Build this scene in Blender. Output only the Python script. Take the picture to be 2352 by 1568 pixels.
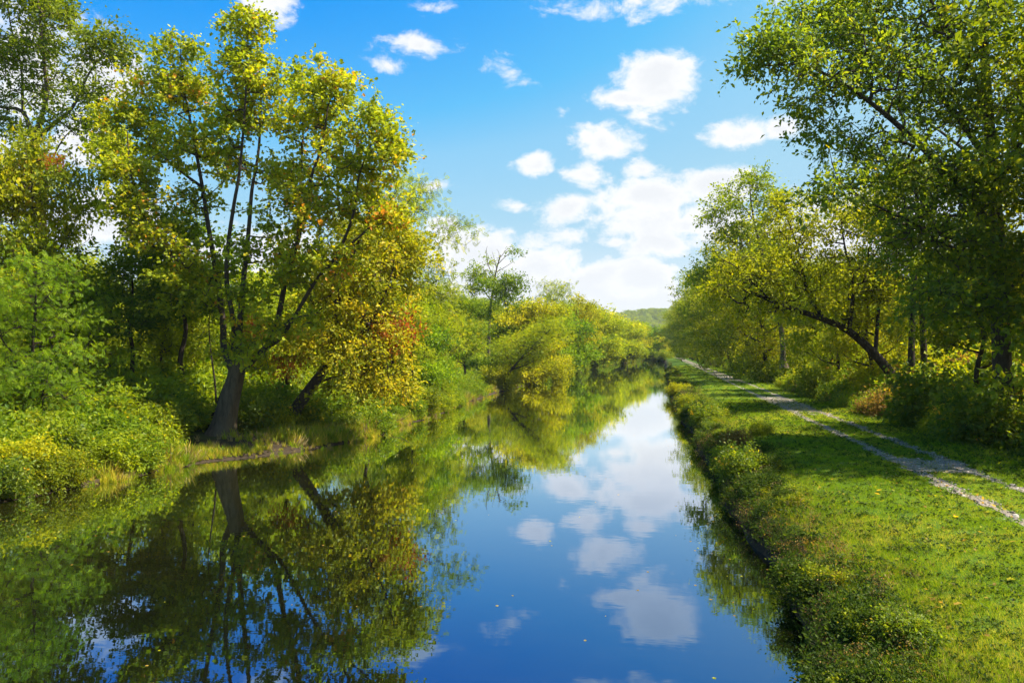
import bpy, math, random
import numpy as np
from mathutils import Vector

# ------------------------------------------------------------------ clear
for o in list(bpy.data.objects):
    bpy.data.objects.remove(o, do_unlink=True)
scene = bpy.context.scene
COL = scene.collection
R = math.radians

# ------------------------------------------------------------------ camera
CAM_H = 5.0                      # metres above the canal water
YAW = R(10.55)                   # camera looks a little left of the canal axis (+Y)
FOC = 1846.0                     # focal length in units of a 2352 x 1568 frame
cam_d = bpy.data.cameras.new('camera')
cam_d.sensor_width = 36.0
cam_d.lens = 36.0 * FOC / 2352.0
cam_d.clip_start = 0.1
cam_d.clip_end = 12000.0
cam = bpy.data.objects.new('camera', cam_d)
COL.objects.link(cam)
cam.location = (0, 0, CAM_H)
PITCH = math.atan(14.0 / FOC)
cam.rotation_euler = (R(90) + PITCH, 0, YAW)
scene.camera = cam

# ------------------------------------------------------------------ light
SUN_AZ = R(82)                   # clockwise from +Y (towards +X)
SUN_EL = R(57)
sun_d = bpy.data.lights.new('sun', 'SUN')
sun_d.energy = 5.0
sun_d.angle = R(0.6)
sun_d.color = (1.0, 0.94, 0.82)
sun = bpy.data.objects.new('sun', sun_d)
COL.objects.link(sun)
sun_dir = Vector((math.sin(SUN_AZ) * math.cos(SUN_EL), math.cos(SUN_AZ) * math.cos(SUN_EL), math.sin(SUN_EL)))
sun.rotation_euler = sun_dir.to_track_quat('Z', 'Y').to_euler()
sun.location = (40, 40, 60)

scene.view_settings.view_transform = 'Standard'
scene.view_settings.look = 'None'
scene.view_settings.gamma = 1.0
scene.view_settings.exposure = 1.35
scene.view_settings.use_curve_mapping = False
scene.render.engine = 'CYCLES'
cy = scene.cycles
cy.max_bounces = 7
cy.diffuse_bounces = 3
cy.glossy_bounces = 3
cy.transmission_bounces = 4
cy.transparent_max_bounces = 4
cy.volume_bounces = 0
cy.sample_clamp_indirect = 6.0
cy.caustics_reflective = False
cy.caustics_refractive = False
cy.use_denoising = True
cy.denoising_prefilter = 'ACCURATE'
cy.use_adaptive_sampling = True
cy.adaptive_threshold = 0.01


class Nodes:
    """short-hand for wiring shader nodes"""
    def __init__(self, nt):
        self.nt = nt
        nt.nodes.clear()

    def n(self, t, **kw):
        nd = self.nt.nodes.new(t)
        for k, v in kw.items():
            setattr(nd, k, v)
        return nd

    def link(self, a, b):
        self.nt.links.new(a, b)

    def put(self, sock, v):
        if isinstance(v, bpy.types.NodeSocket):
            self.link(v, sock)
        else:
            sock.default_value = v

    def math(self, op, a, b=None, c=None, clamp=False):
        nd = self.n('ShaderNodeMath', operation=op, use_clamp=clamp)
        for i, v in enumerate((a, b, c)):
            if v is not None:
                self.put(nd.inputs[i], v)
        return nd.outputs[0]

    def vmath(self, op, a, b=None):
        nd = self.n('ShaderNodeVectorMath', operation=op)
        self.put(nd.inputs[0], a)
        if b is not None:
            self.put(nd.inputs[1], b)
        return nd.outputs['Value'] if op in ('LENGTH', 'DISTANCE', 'DOT_PRODUCT') else nd.outputs[0]

    def noise(self, vec, scale, detail=5.0, rough=0.55, distort=0.0):
        nd = self.n('ShaderNodeTexNoise')
        if vec is not None:
            self.link(vec, nd.inputs['Vector'])
        nd.inputs['Scale'].default_value = scale
        nd.inputs['Detail'].default_value = detail
        nd.inputs['Roughness'].default_value = rough
        nd.inputs['Distortion'].default_value = distort
        return nd

    def ramp(self, fac, stops, interp='LINEAR'):
        nd = self.n('ShaderNodeValToRGB')
        cr = nd.color_ramp
        cr.interpolation = interp
        while len(cr.elements) < len(stops):
            cr.elements.new(0.5)
        for e, (p, c) in zip(cr.elements, stops):
            e.position = p
            e.color = (c[0], c[1], c[2], 1.0)
        self.link(fac, nd.inputs[0])
        return nd.outputs[0]

    def mapr(self, v, a, b, c, d, smooth=False):
        nd = self.n('ShaderNodeMapRange')
        if smooth:
            nd.interpolation_type = 'SMOOTHSTEP'
        self.put(nd.inputs['Value'], v)
        nd.inputs['From Min'].default_value = a
        nd.inputs['From Max'].default_value = b
        nd.inputs['To Min'].default_value = c
        nd.inputs['To Max'].default_value = d
        return nd.outputs[0]

    def mix(self, fac, a, b, blend='MIX'):
        nd = self.n('ShaderNodeMix', data_type='RGBA', blend_type=blend)
        self.put(nd.inputs[0], fac)
        self.put(nd.inputs[6], a)
        self.put(nd.inputs[7], b)
        return nd.outputs[2]


# ------------------------------------------------------------------ sky
def az_el(px, py):
    """direction of a point of the 2352 x 1568 frame as azimuth / elevation in degrees"""
    x, y, z = (px - 1176) / FOC, 1.0, (784 - py) / FOC
    y, z = y * math.cos(PITCH) - z * math.sin(PITCH), y * math.sin(PITCH) + z * math.cos(PITCH)
    X = x * math.cos(YAW) - y * math.sin(YAW)
    Y = x * math.sin(YAW) + y * math.cos(YAW)
    return math.degrees(math.atan2(X, Y)), math.degrees(math.atan2(z, math.hypot(X, Y)))


def build_world():
    w = bpy.data.worlds.new('World')
    scene.world = w
    w.use_nodes = True
    w.cycles.sampling_method = 'MANUAL'
    w.cycles.sample_map_resolution = 256
    N = Nodes(w.node_tree)
    sky = N.n('ShaderNodeTexSky', sky_type='NISHITA')
    sky.sun_disc = False
    sky.sun_elevation = SUN_EL
    sky.sun_rotation = SUN_AZ
    sky.altitude = 100
    sky.air_density = 1.0
    sky.dust_density = 2.5
    sky.ozone_density = 2.5
    # film-like colour response of the whole sky: deep azure where it is dark, pale where it is bright
    sr = N.n('ShaderNodeSeparateXYZ'); N.link(sky.outputs[0], sr.inputs[0])
    lum = N.math('MULTIPLY', sr.outputs[0], 0.1)
    graded = N.ramp(lum, [(.11, (.006, .27, .90)), (.138, (.010, .35, .97)), (.172, (.115, .54, .97)), (.192, (.27, .63, .94)), (.228, (.38, .69, .91)), (.30, (.48, .73, .90)), (.55, (.74, .85, .94))])
    sc_ = N.vmath('SCALE', graded); sc_.node.inputs['Scale'].default_value = 3.92
    skycol = sc_
    # clouds: soft ellipses in azimuth / elevation, broken up by noise
    tc = N.n('ShaderNodeTexCoord')
    sep = N.n('ShaderNodeSeparateXYZ'); N.link(tc.outputs['Generated'], sep.inputs[0])
    az = N.math('MULTIPLY', N.math('ARCTAN2', sep.outputs[0], sep.outputs[1]), 180 / math.pi)
    el = N.math('MULTIPLY', N.math('ARCSINE', sep.outputs[2]), 180 / math.pi)
    comb = N.n('ShaderNodeCombineXYZ'); N.link(az, comb.inputs[0]); N.link(el, comb.inputs[1])
    ae = comb.outputs[0]
    # warp
    stretch = N.vmath('MULTIPLY', tc.outputs['Generated'], (1.0, 1.0, 1.6))
    wn = N.noise(stretch, 7.0, 3.0, 0.5)
    wv = N.vmath('SUBTRACT', wn.outputs['Color'], (0.5, 0.5, 0.5))
    wv = N.vmath('MULTIPLY', wv, (5.0, 2.6, 0.0))
    p = N.vmath('ADD', ae, wv)
    P = 0.031
    blobs = [(640, 12, 80, 40, 1), (970, 106, 85, 30, .9), (925, 158, 55, 17, .55), (1525, 186, 100, 66, 1.15),
             (1432, 236, 100, 30, .8), (1480, 270, 70, 22, .3), (1385, 330, 92, 42, .9), (1215, 385, 48, 30, .85), (1345, 410, 82, 32, .95),
             (1480, 396, 52, 36, .85), (1705, 294, 70, 38, 1), (1785, 288, 70, 34, 1), (1320, 480, 95, 36, 1),
             (1490, 455, 130, 52, 1.15), (1630, 440, 110, 52, 1.1), (1560, 520, 190, 62, 1.0), (1000, 520, 52, 30, .9),
             (1090, 525, 50, 20, .6), (1080, 585, 130, 66, 1.3), (1230, 606, 120, 60, 1.2), (1350, 645, 140, 60, 1.2), (1420, 560, 60, 22, .8),
             (1480, 636, 140, 56, 1.2), (1530, 560, 150, 42, 1.0), (1200, 670, 360, 56, 1.3), (1500, 695, 280, 50, 1.2),
             (235, 190, 110, 60, 1), (190, 320, 80, 66, 1), (240, 510, 120, 80, 1), (70, 150, 150, 120, .9),
             (998, 432, 32, 18, .7), (1260, 265, 26, 16, .4), (1170, 176, 44, 30, .32), (1175, 483, 40, 12, .5),
             (1560, 4, 260, 26, .42), (640, 585, 160, 80, 1.1), (470, 600, 160, 70, 1),
             (2000, 560, 330, 110, .9), (990, 8, 40, 14, .35), (-150, 400, 220, 120, 1), (1320, 545, 60, 25, .6)]
    cl = [(az_el(b[0], b[1]), b[2] * P, b[3] * P, b[4]) for b in blobs]
    rr = random.Random(5)
    for k in range(26):                       # the same kind of sky all the way round
        a = rr.uniform(45, 305)
        e = rr.choice((6, 9, 12, 18, 25, 34, 46)) + rr.uniform(-2, 2)
        cl.append((((a + 180) % 360 - 180, e), rr.uniform(3, 7), rr.uniform(1.2, 2.6), rr.uniform(.8, 1.1)))
    dens = None
    for (ca, ce), rx, ry, st in cl:
        q = N.vmath('MULTIPLY', N.vmath('SUBTRACT', p, (ca, ce, 0)), (1 / (rx * 1.12), 1 / (ry * 1.12), 0))
        f = N.math('MULTIPLY', N.math('SUBTRACT', 1.0, N.vmath('LENGTH', q)), st)
        dens = f if dens is None else N.math('SMOOTH_MAX', dens, f, 0.12)
    n1 = N.noise(stretch, 17.0, 10.0, 0.66, .35)
    n2 = N.noise(stretch, 60.0, 6.0, 0.6)
    nn = N.math('ADD', N.math('MULTIPLY', N.math('SUBTRACT', n1.outputs[0], 0.5), 2.0),
                N.math('MULTIPLY', N.math('SUBTRACT', n2.outputs[0], 0.5), 0.55))
    d = N.math('ADD', dens, nn)
    cover = N.mapr(d, 0.0, 0.58, 0.0, 1.0, smooth=True)
    # thin veil towards the horizon
    veil = N.mapr(el, 0.0, 10.0, 0.7, 0.0, smooth=True)
    cover = N.math('MAXIMUM', cover, veil)
    n3 = N.noise(stretch, 13.0, 5.0, 0.55)
    shade = N.mapr(N.math('SUBTRACT', d, N.math('MULTIPLY', n3.outputs[0], 0.7)), -0.1, 0.7, 1.0, 0.0, smooth=True)
    ccol = N.mix(shade, (3.5, 3.6, 3.75, 1), (4.1, 4.1, 4.12, 1))
    col = N.mix(cover, skycol, ccol)
    bg = N.n('ShaderNodeBackground'); N.link(col, bg.inputs[0]); bg.inputs[1].default_value = 0.1
    out = N.n('ShaderNodeOutputWorld'); N.link(bg.outputs[0], out.inputs[0])


build_world()


# ------------------------------------------------------------------ helpers
def tag(o, label=None, cat=None, group=None, kind=None):
    if label: o['label'] = label
    if cat: o['category'] = cat
    if group: o['group'] = group
    if kind: o['kind'] = kind
    return o


def link(o, parent=None):
    COL.objects.link(o)
    if parent is not None:
        o.parent = parent
    return o


def empty(name, loc, rz=0.0):
    e = bpy.data.objects.new(name, None)
    e.empty_display_size = 0.3
    e.location = loc
    e.rotation_euler = (0, 0, rz)
    return link(e)


def mesh_np(name, V, F, mat=None, smooth=False, v=None, uv2=None):
    """V (n,3) float array; F (m,k) int array of triangles or quads"""
    me = bpy.data.meshes.new(name)
    V = np.ascontiguousarray(V, dtype=np.float32)
    F = np.ascontiguousarray(F, dtype=np.int32)
    m, k = F.shape
    me.vertices.add(len(V)); me.vertices.foreach_set('co', V.ravel())
    me.loops.add(m * k); me.loops.foreach_set('vertex_index', F.ravel())
    me.polygons.add(m)
    me.polygons.foreach_set('loop_start', np.arange(0, m * k, k, dtype=np.int32))
    me.polygons.foreach_set('use_smooth', np.full(m, smooth, dtype=bool))
    if v is not None:
        a = me.attributes.new('v', 'FLOAT', 'POINT')
        a.data.foreach_set('value', np.ascontiguousarray(v, dtype=np.float32))
    me.update(calc_edges=True)
    if mat: me.materials.append(mat)
    return me


def unit(a):
    return a / np.maximum(np.linalg.norm(a, axis=-1, keepdims=True), 1e-9)


CR = np.array([math.cos(YAW), math.sin(YAW), 0.0])      # camera right
CF = np.array([-math.sin(YAW), math.cos(YAW), 0.0])     # camera forward (level)
UP = np.array([0.0, 0.0, 1.0])


def pd(px, py, depth):
    """a surveyed point: bearing and height read off the photograph, at a given distance"""
    return CR * ((px - 1176) / FOC * depth) + CF * depth + UP * (CAM_H + (798 - py) / FOC * depth)


def atz(px, py, z=0.0):
    """point of the level z on that bearing"""
    return pd(px, py, (CAM_H - z) * FOC / (py - 798.0))


# ------------------------------------------------------------------ terrain
LE = np.array([[-24.5, -60], [-24, 0]] + [list(atz(px, py)[:2]) for px, py in
     ((-250, 1225), (-80, 1172), (60, 1142), (300, 1098), (480, 1062), (680, 1036), (830, 1012), (960, 968), (1040, 938), (1110, 912), (1210, 884), (1312, 860), (1379, 841))]
     + [[-13.5, 240], [-10.5, 270], [-8.2, 300], [-9.0, 335], [-17, 380], [-30, 420], [-60, 520], [-100, 620]])
RE = np.array([[2.6, -60], [2.4, 0], [2.3, 12], [2.35, 22], [2.0, 34], [1.9, 45], [1.4, 60], [1.1, 90], [0.9, 140], [0.8, 200], [1.0, 290], [-4, 350], [-18, 420], [-46, 520], [-85, 620]])


def smooth_interp(y, T, s=4.0):
    return (np.interp(y, T[:, 1], T[:, 0]) + np.interp(y - s, T[:, 1], T[:, 0]) + np.interp(y + s, T[:, 1], T[:, 0])) / 3


def wig(x, y, f):
    return np.sin(x * f * 1.3 + 1.7 * np.sin(y * f * 0.7)) * np.cos(y * f * 1.1 + 1.3 * np.sin(x * f * 0.9 + 2))


def Lx(y):
    y = np.asarray(y, float)
    return smooth_interp(y, LE, 2.0) + 0.35 * np.sin(y * 0.55) * np.sin(y * 0.21 + 1) + 0.15 * np.sin(y * 1.9)


def Rx(y):
    y = np.asarray(y, float)
    return smooth_interp(y, RE, 3.0) + 0.22 * np.sin(y * 0.42 + 0.6) + 0.12 * np.sin(y * 1.3 + 2)


RP = np.array([(-400, -1.1), (-3, -1.1), (-1.2, -.8), (-.35, -.35), (0, -.03), (.14, .30), (.5, .60), (1.1, .86), (2.2, 1.08), (3.3, 1.2),
               (5, 1.2), (9.3, 1.2), (10.5, 1.05), (14, .85), (30, .8), (90, 1.0), (4000, 1.0)])
LP = np.array([(-400, -1.1), (-5, -1.1), (-2.5, -.6), (-.6, -.16), (0, -.02), (.16, .09), (.7, .17), (2, .33), (4, .55), (8, .85), (16, 1.1), (60, 1.6),
               (120, 3), (260, 24), (420, 42), (700, 50), (4000, 20)])


def ground_z(x, y):
    x = np.asarray(x, float); y = np.asarray(y, float)
    dr = x - Rx(y)
    dl = Lx(y) - x
    zr = np.interp(dr, RP[:, 0], RP[:, 1])
    zl = np.interp(dl, LP[:, 0], LP[:, 1])
    # the wooded rise on the left stays behind the near trees
    zl = np.where(dl > 90, 2.2 + (zl - 2.2) * np.clip((y - 20) / 160, 0, 1) * np.clip((520 - y) / 200, 0.0, 1), zl)
    z = np.where(dr > dl, zr, zl)
    land = np.clip(np.maximum(dr, dl) * 1.2, 0, 1)
    path = np.exp(-((dr - 6.6) / 2.2) ** 2)
    z = z + land * (1 - .75 * path) * (0.05 * wig(x, y, 0.9) + 0.03 * wig(x, y, 2.6))
    return z


def path_c(y):
    """lateral position of the middle between the two wheel tracks"""
    y = np.asarray(y, float)
    return 8.55 - 0.9 * np.clip((y - 30) / 120, 0, 1) - 1.4 * np.clip((y - 120) / 170, 0, 1) + (np.interp(y, RE[:, 1], RE[:, 0]) - 1.0) * np.clip((y - 290) / 30, 0, 1)


def bark(name, c1, c2, scale=9.0):
    m = bpy.data.materials.new(name); m.use_nodes = True
    N = Nodes(m.node_tree)
    tc = N.n('ShaderNodeTexCoord')
    st = N.vmath('MULTIPLY', tc.outputs['Object'], (1, 1, .22))
    n1 = N.noise(st, scale, 8, .65, .4)
    n2 = N.noise(tc.outputs['Object'], .9, 4, .6)
    f = N.math('ADD', N.math('MULTIPLY', n1.outputs[0], .75), N.math('MULTIPLY', n2.outputs[0], .35))
    col = N.ramp(f, [(.3, c1), (.75, c2)])
    b = N.n('ShaderNodeBsdfPrincipled')
    N.link(col, b.inputs['Base Color']); b.inputs['Roughness'].default_value = .9
    b.inputs['Specular IOR Level'].default_value = .2
    bp = N.n('ShaderNodeBump'); bp.inputs['Strength'].default_value = 1.0; bp.inputs['Distance'].default_value = .14
    N.link(n1.outputs[0], bp.inputs['Height']); N.link(bp.outputs[0], b.inputs['Normal'])
    o = N.n('ShaderNodeOutputMaterial'); N.link(b.outputs[0], o.inputs[0])
    return m


def leaf_mat(name, stops, trans=.46, tb=1.7, gloss=.018, spread=.12):
    """leaf: colour ramp over a per-leaf value; part of the light passes through the blade"""
    m = bpy.data.materials.new(name); m.use_nodes = True
    N = Nodes(m.node_tree)
    stops = [(p_, tuple(min(.62, c_ * 1.35) for c_ in q_)) for p_, q_ in stops]
    at = N.n('ShaderNodeAttribute', attribute_name='v')
    oi = N.n('ShaderNodeObjectInfo')
    f = N.math('ADD', at.outputs['Fac'], N.math('MULTIPLY', N.math('SUBTRACT', oi.outputs['Random'], .5), spread), clamp=True)
    col = N.ramp(f, stops)
    d = N.n('ShaderNodeBsdfDiffuse'); N.link(col, d.inputs[0])
    t = N.n('ShaderNodeBsdfTranslucent')
    tcol = N.mix(1.0, col, (tb * 1.05, tb, tb * .45, 1), 'MULTIPLY')
    N.link(tcol, t.inputs[0])
    mx = N.n('ShaderNodeMixShader'); mx.inputs[0].default_value = trans
    N.link(d.outputs[0], mx.inputs[1]); N.link(t.outputs[0], mx.inputs[2])
    g = N.n('ShaderNodeBsdfGlossy'); g.inputs['Roughness'].default_value = .5; g.inputs[0].default_value = (.6, .65, .5, 1)
    m2 = N.n('ShaderNodeMixShader'); m2.inputs[0].default_value = gloss
    N.link(mx.outputs[0], m2.inputs[1]); N.link(g.outputs[0], m2.inputs[2])
    o = N.n('ShaderNodeOutputMaterial'); N.link(m2.outputs[0], o.inputs[0])
    return m


M = {}
M['bark'] = bark('bark_brown', (.020, .014, .009), (.11, .080, .055))
M['bark_grey'] = bark('bark_grey', (.018, .012, .007), (.18, .130, .080), 4.5)
M['bark_dark'] = bark('bark_dark', (.012, .008, .006), (.06, .042, .028))
M['bark_pale'] = bark('bark_pale', (.10, .09, .075), (.33, .30, .25))
DK, GR, YG, YE, OR = (.030, .075, .004), (.085, .165, .006), (.20, .25, .008), (.42, .34, .010), (.45, .16, .012)
M['leaf_syc'] = leaf_mat('leaf_sycamore', [(0, (.058, .092, .005)), (.4, (.150, .188, .006)), (.74, (.26, .275, .008)), (.94, (.44, .34, .010)), (1, (.42, .17, .015))])
M['leaf_gold'] = leaf_mat('leaf_golden', [(0, (.10, .135, .006)), (.4, (.21, .215, .008)), (.75, (.36, .30, .010)), (1, (.46, .27, .012))])
M['leaf_green'] = leaf_mat('leaf_green', [(0, (.038, .076, .005)), (.5, (.108, .162, .006)), (.85, (.20, .24, .008)), (1, (.34, .31, .010))])
M['leaf_lime'] = leaf_mat('leaf_lime', [(0, (.080, .120, .004)), (.5, (.185, .225, .005)), (.85, (.31, .31, .006)), (1, (.45, .37, .008))])
M['leaf_olive'] = leaf_mat('leaf_olive', [(0, (.052, .082, .004)), (.5, (.140, .168, .005)), (.85, (.26, .25, .008)), (1, (.42, .29, .010))])
M['leaf_deep'] = leaf_mat('leaf_deep', [(0, (.044, .078, .006)), (.5, (.110, .150, .007)), (.84, (.20, .22, .009)), (.96, (.38, .30, .012)), (1, (.46, .27, .012))], gloss=.03, trans=.54, tb=1.8)
M['leaf_locust'] = leaf_mat('leaf_locust', [(0, (.040, .090, .004)), (.5, (.125, .200, .005)), (1, (.25, .30, .007))])
M['leaf_yellow'] = leaf_mat('leaf_yellow', [(0, (.13, .15, .004)), (.5, (.25, .25, .005)), (1, (.47, .37, .008))])
M['leaf_red'] = leaf_mat('leaf_red', [(0, (.14, .035, .010)), (.5, (.28, .065, .012)), (1, (.36, .17, .012))], spread=0)
M['leaf_brown'] = leaf_mat('leaf_brown', [(0, (.09, .055, .015)), (.6, (.20, .12, .025)), (1, (.32, .20, .03))])
M['grass'] = leaf_mat('grass_blade', [(0, (.085, .140, .004)), (.5, (.165, .235, .005)), (.85, (.27, .29, .008)), (1, (.38, .28, .05))], trans=.42, tb=1.6, gloss=.008, spread=.35)
M['sedge'] = leaf_mat('sedge_blade', [(0, (.08, .15, .008)), (.4, (.17, .23, .010)), (.75, (.32, .29, .02)), (1, (.46, .34, .06))], trans=.4, tb=1.5, gloss=.008, spread=.5)
M['dry'] = leaf_mat('dry_grass', [(0, (.10, .075, .03)), (.5, (.19, .14, .055)), (1, (.30, .23, .11))], trans=.3, tb=1.3, gloss=.005, spread=.4)
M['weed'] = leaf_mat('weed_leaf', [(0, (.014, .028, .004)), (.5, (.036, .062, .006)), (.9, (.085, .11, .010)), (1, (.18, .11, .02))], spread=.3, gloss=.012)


def ground_mat():
    m = bpy.data.materials.new('ground_soil'); m.use_nodes = True
    N = Nodes(m.node_tree)
    tc = N.n('ShaderNodeTexCoord')
    n1 = N.noise(tc.outputs['Object'], .6, 6, .6)
    n2 = N.noise(tc.outputs['Object'], 9, 6, .7)
    f = N.math('ADD', N.math('MULTIPLY', n1.outputs[0], .6), N.math('MULTIPLY', n2.outputs[0], .5))
    geo = N.n('ShaderNodeNewGeometry'); sp = N.n('ShaderNodeSeparateXYZ'); N.link(geo.outputs['Position'], sp.inputs[0])
    grass = N.ramp(f, [(.3, (.022, .050, .006)), (.55, (.055, .105, .008)), (.8, (.10, .125, .020))])
    soil = N.ramp(f, [(.3, (.018, .013, .008)), (.7, (.06, .043, .025))])
    h = N.mapr(N.math('ADD', sp.outputs[2], N.math('MULTIPLY', N.math('SUBTRACT', n1.outputs[0], .5), .5)), .45, .95, 0, 1, True)
    col = N.mix(h, soil, grass)
    b = N.n('ShaderNodeBsdfPrincipled'); N.link(col, b.inputs['Base Color']); b.inputs['Roughness'].default_value = .95
    b.inputs['Specular IOR Level'].default_value = .1
    bp = N.n('ShaderNodeBump'); bp.inputs['Strength'].default_value = .6; bp.inputs['Distance'].default_value = .05
    N.link(n2.outputs[0], bp.inputs['Height']); N.link(bp.outputs[0], b.inputs['Normal'])
    o = N.n('ShaderNodeOutputMaterial'); N.link(b.outputs[0], o.inputs[0])
    return m


def build_ground():
    ys = np.concatenate([np.arange(-60, 0, 4.0), np.arange(0, 70, .8), np.arange(70, 160, 2.0), np.arange(160, 420, 6.0), np.geomspace(420, 5200, 26)])
    dl = np.concatenate([[5200, 3400, 2200, 1500, 1000, 700, 520, 400, 320, 260, 200, 150, 110, 80, 60, 45, 34, 26, 20], np.arange(16, 4, -1.0), np.arange(4, -3, -.4)])
    dr = np.concatenate([np.arange(-3, 4, .3), np.arange(4, 13, .6), np.arange(13, 24, 1.5), [27, 32, 40, 50, 65, 85, 110, 150, 200, 280, 400, 600, 900, 1400, 2200, 3400, 5200]])
    Y = ys[:, None]
    X = np.concatenate([Lx(Y) - dl[None, :], Rx(Y) + dr[None, :]], axis=1)
    Yg = np.broadcast_to(Y, X.shape)
    Z = ground_z(X, Yg)
    ny, nx = X.shape
    V = np.stack([X, Yg, Z], -1).reshape(-1, 3)
    i = np.arange(ny - 1)[:, None] * nx + np.arange(nx - 1)[None, :]
    F = np.stack([i, i + 1, i + 1 + nx, i + nx], -1).reshape(-1, 4)
    me = mesh_np('ground', V, F, ground_mat(), True)
    o = bpy.data.objects.new('ground', me); link(o)
    tag(o, kind='structure')


build_ground()


def build_water():
    ys = np.concatenate([np.arange(-60, 420, 6.0), np.arange(420, 640, 20.0)])
    xs = np.linspace(0, 1, 14)
    Y = np.broadcast_to(ys[:, None], (len(ys), len(xs)))
    a = Lx(ys) - 2.5; b = Rx(ys) + 1.6
    X = a[:, None] + (b - a)[:, None] * xs[None, :]
    V = np.stack([X, Y, np.zeros_like(X)], -1).reshape(-1, 3)
    nx = len(xs)
    i = np.arange(len(ys) - 1)[:, None] * nx + np.arange(nx - 1)[None, :]
    F = np.stack([i, i + 1, i + 1 + nx, i + nx], -1).reshape(-1, 4)
    m = bpy.data.materials.new('canal_water'); m.use_nodes = True
    N = Nodes(m.node_tree)
    tc = N.n('ShaderNodeTexCoord')
    # murky green-brown body with weed showing through
    n0 = N.noise(tc.outputs['Object'], .35, 5, .6)
    n1 = N.noise(N.vmath('MULTIPLY', tc.outputs['Object'], (1, 3, 1)), 1.6, 8, .7, .8)
    f = N.math('ADD', N.math('MULTIPLY', n0.outputs[0], .5), N.math('MULTIPLY', n1.outputs[0], .5))
    body = N.ramp(f, [(.32, (.0022, .0030, .0012)), (.55, (.006, .0065, .0016)), (.75, (.012, .011, .003))])
    sx = N.n('ShaderNodeSeparateXYZ'); N.link(tc.outputs['Object'], sx.inputs[0])
    shal = N.mapr(N.math('ADD', sx.outputs[0], N.math('MULTIPLY', N.math('SUBTRACT', n0.outputs[0], .5), 9)), -9, -18, 0, 1, True)
    weedc = N.ramp(n1.outputs[0], [(.35, (.006, .007, .002)), (.55, (.026, .024, .004)), (.72, (.060, .048, .008))])
    body = N.mix(shal, body, weedc)
    dif = N.n('ShaderNodeBsdfDiffuse'); N.link(body, dif.inputs[0])
    gl = N.n('ShaderNodeBsdfGlossy'); gl.inputs['Roughness'].default_value = .0
    gl.inputs[0].default_value = (.86, .94, 1.0, 1)
    # faint ripples, drawn out across the canal
    r1 = N.noise(N.vmath('MULTIPLY', tc.outputs['Object'], (.9, 1.6, 1)), 1.4, 2.5, .5)
    r2 = N.noise(N.vmath('MULTIPLY', tc.outputs['Object'], (.8, 2.6, 1)), 5.0, 2, .5)
    patch = N.mapr(N.noise(tc.outputs['Object'], .09, 2, .5).outputs[0], .42, .62, .25, 1.0, True)
    hgt = N.math('ADD', N.math('MULTIPLY', r1.outputs[0], .030), N.math('MULTIPLY', N.math('MULTIPLY', r2.outputs[0], patch), .0055))
    bp = N.n('ShaderNodeBump'); bp.inputs['Strength'].default_value = .038; bp.inputs['Distance'].default_value = 1.0
    N.link(hgt, bp.inputs['Height']); N.link(bp.outputs[0], gl.inputs['Normal'])
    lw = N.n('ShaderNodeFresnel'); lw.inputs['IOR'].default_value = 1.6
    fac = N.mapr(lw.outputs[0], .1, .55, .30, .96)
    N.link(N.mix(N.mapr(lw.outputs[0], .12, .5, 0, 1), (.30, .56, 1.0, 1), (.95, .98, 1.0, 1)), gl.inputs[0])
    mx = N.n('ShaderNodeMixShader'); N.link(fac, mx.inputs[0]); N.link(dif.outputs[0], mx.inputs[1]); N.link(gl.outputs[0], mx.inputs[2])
    o = N.n('ShaderNodeOutputMaterial'); N.link(mx.outputs[0], o.inputs[0])
    ob = bpy.data.objects.new('canal_water', mesh_np('canal_water', V, F, m, True)); link(ob)
    tag(ob, kind='structure')


build_water()

# the towpath: two gravel wheel tracks that merge in places
PATCHES = [(28.0, 1.5, .95), (58, 9.0, .9), (112, 20, .85), (190, 60, .9), (300, 60, 1.0)]     # (y, half length, how far the middle strip is worn)


def worn(y):
    w = np.zeros_like(np.asarray(y, float))
    for c, h, s in PATCHES:
        w = np.maximum(w, s * np.clip(1.6 - np.abs(y - c) / h, 0, 1))
    return w


def on_path(x, y):
    """0 = grass, 1 = bare gravel"""
    c = path_c(y)
    j = .13 * wig(np.asarray(x), np.asarray(y), 2.3) + .08 * wig(np.asarray(x), np.asarray(y), 6.1)
    u = np.abs(x - c)
    tr = np.abs(u - .82) < (.25 + j)
    mid = (u < .85) & (worn(y) > .55 + j * 1.6)
    wide = (u < 1.15 + j * 1.5) & (worn(y) > .8)
    return tr | mid | wide


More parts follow.
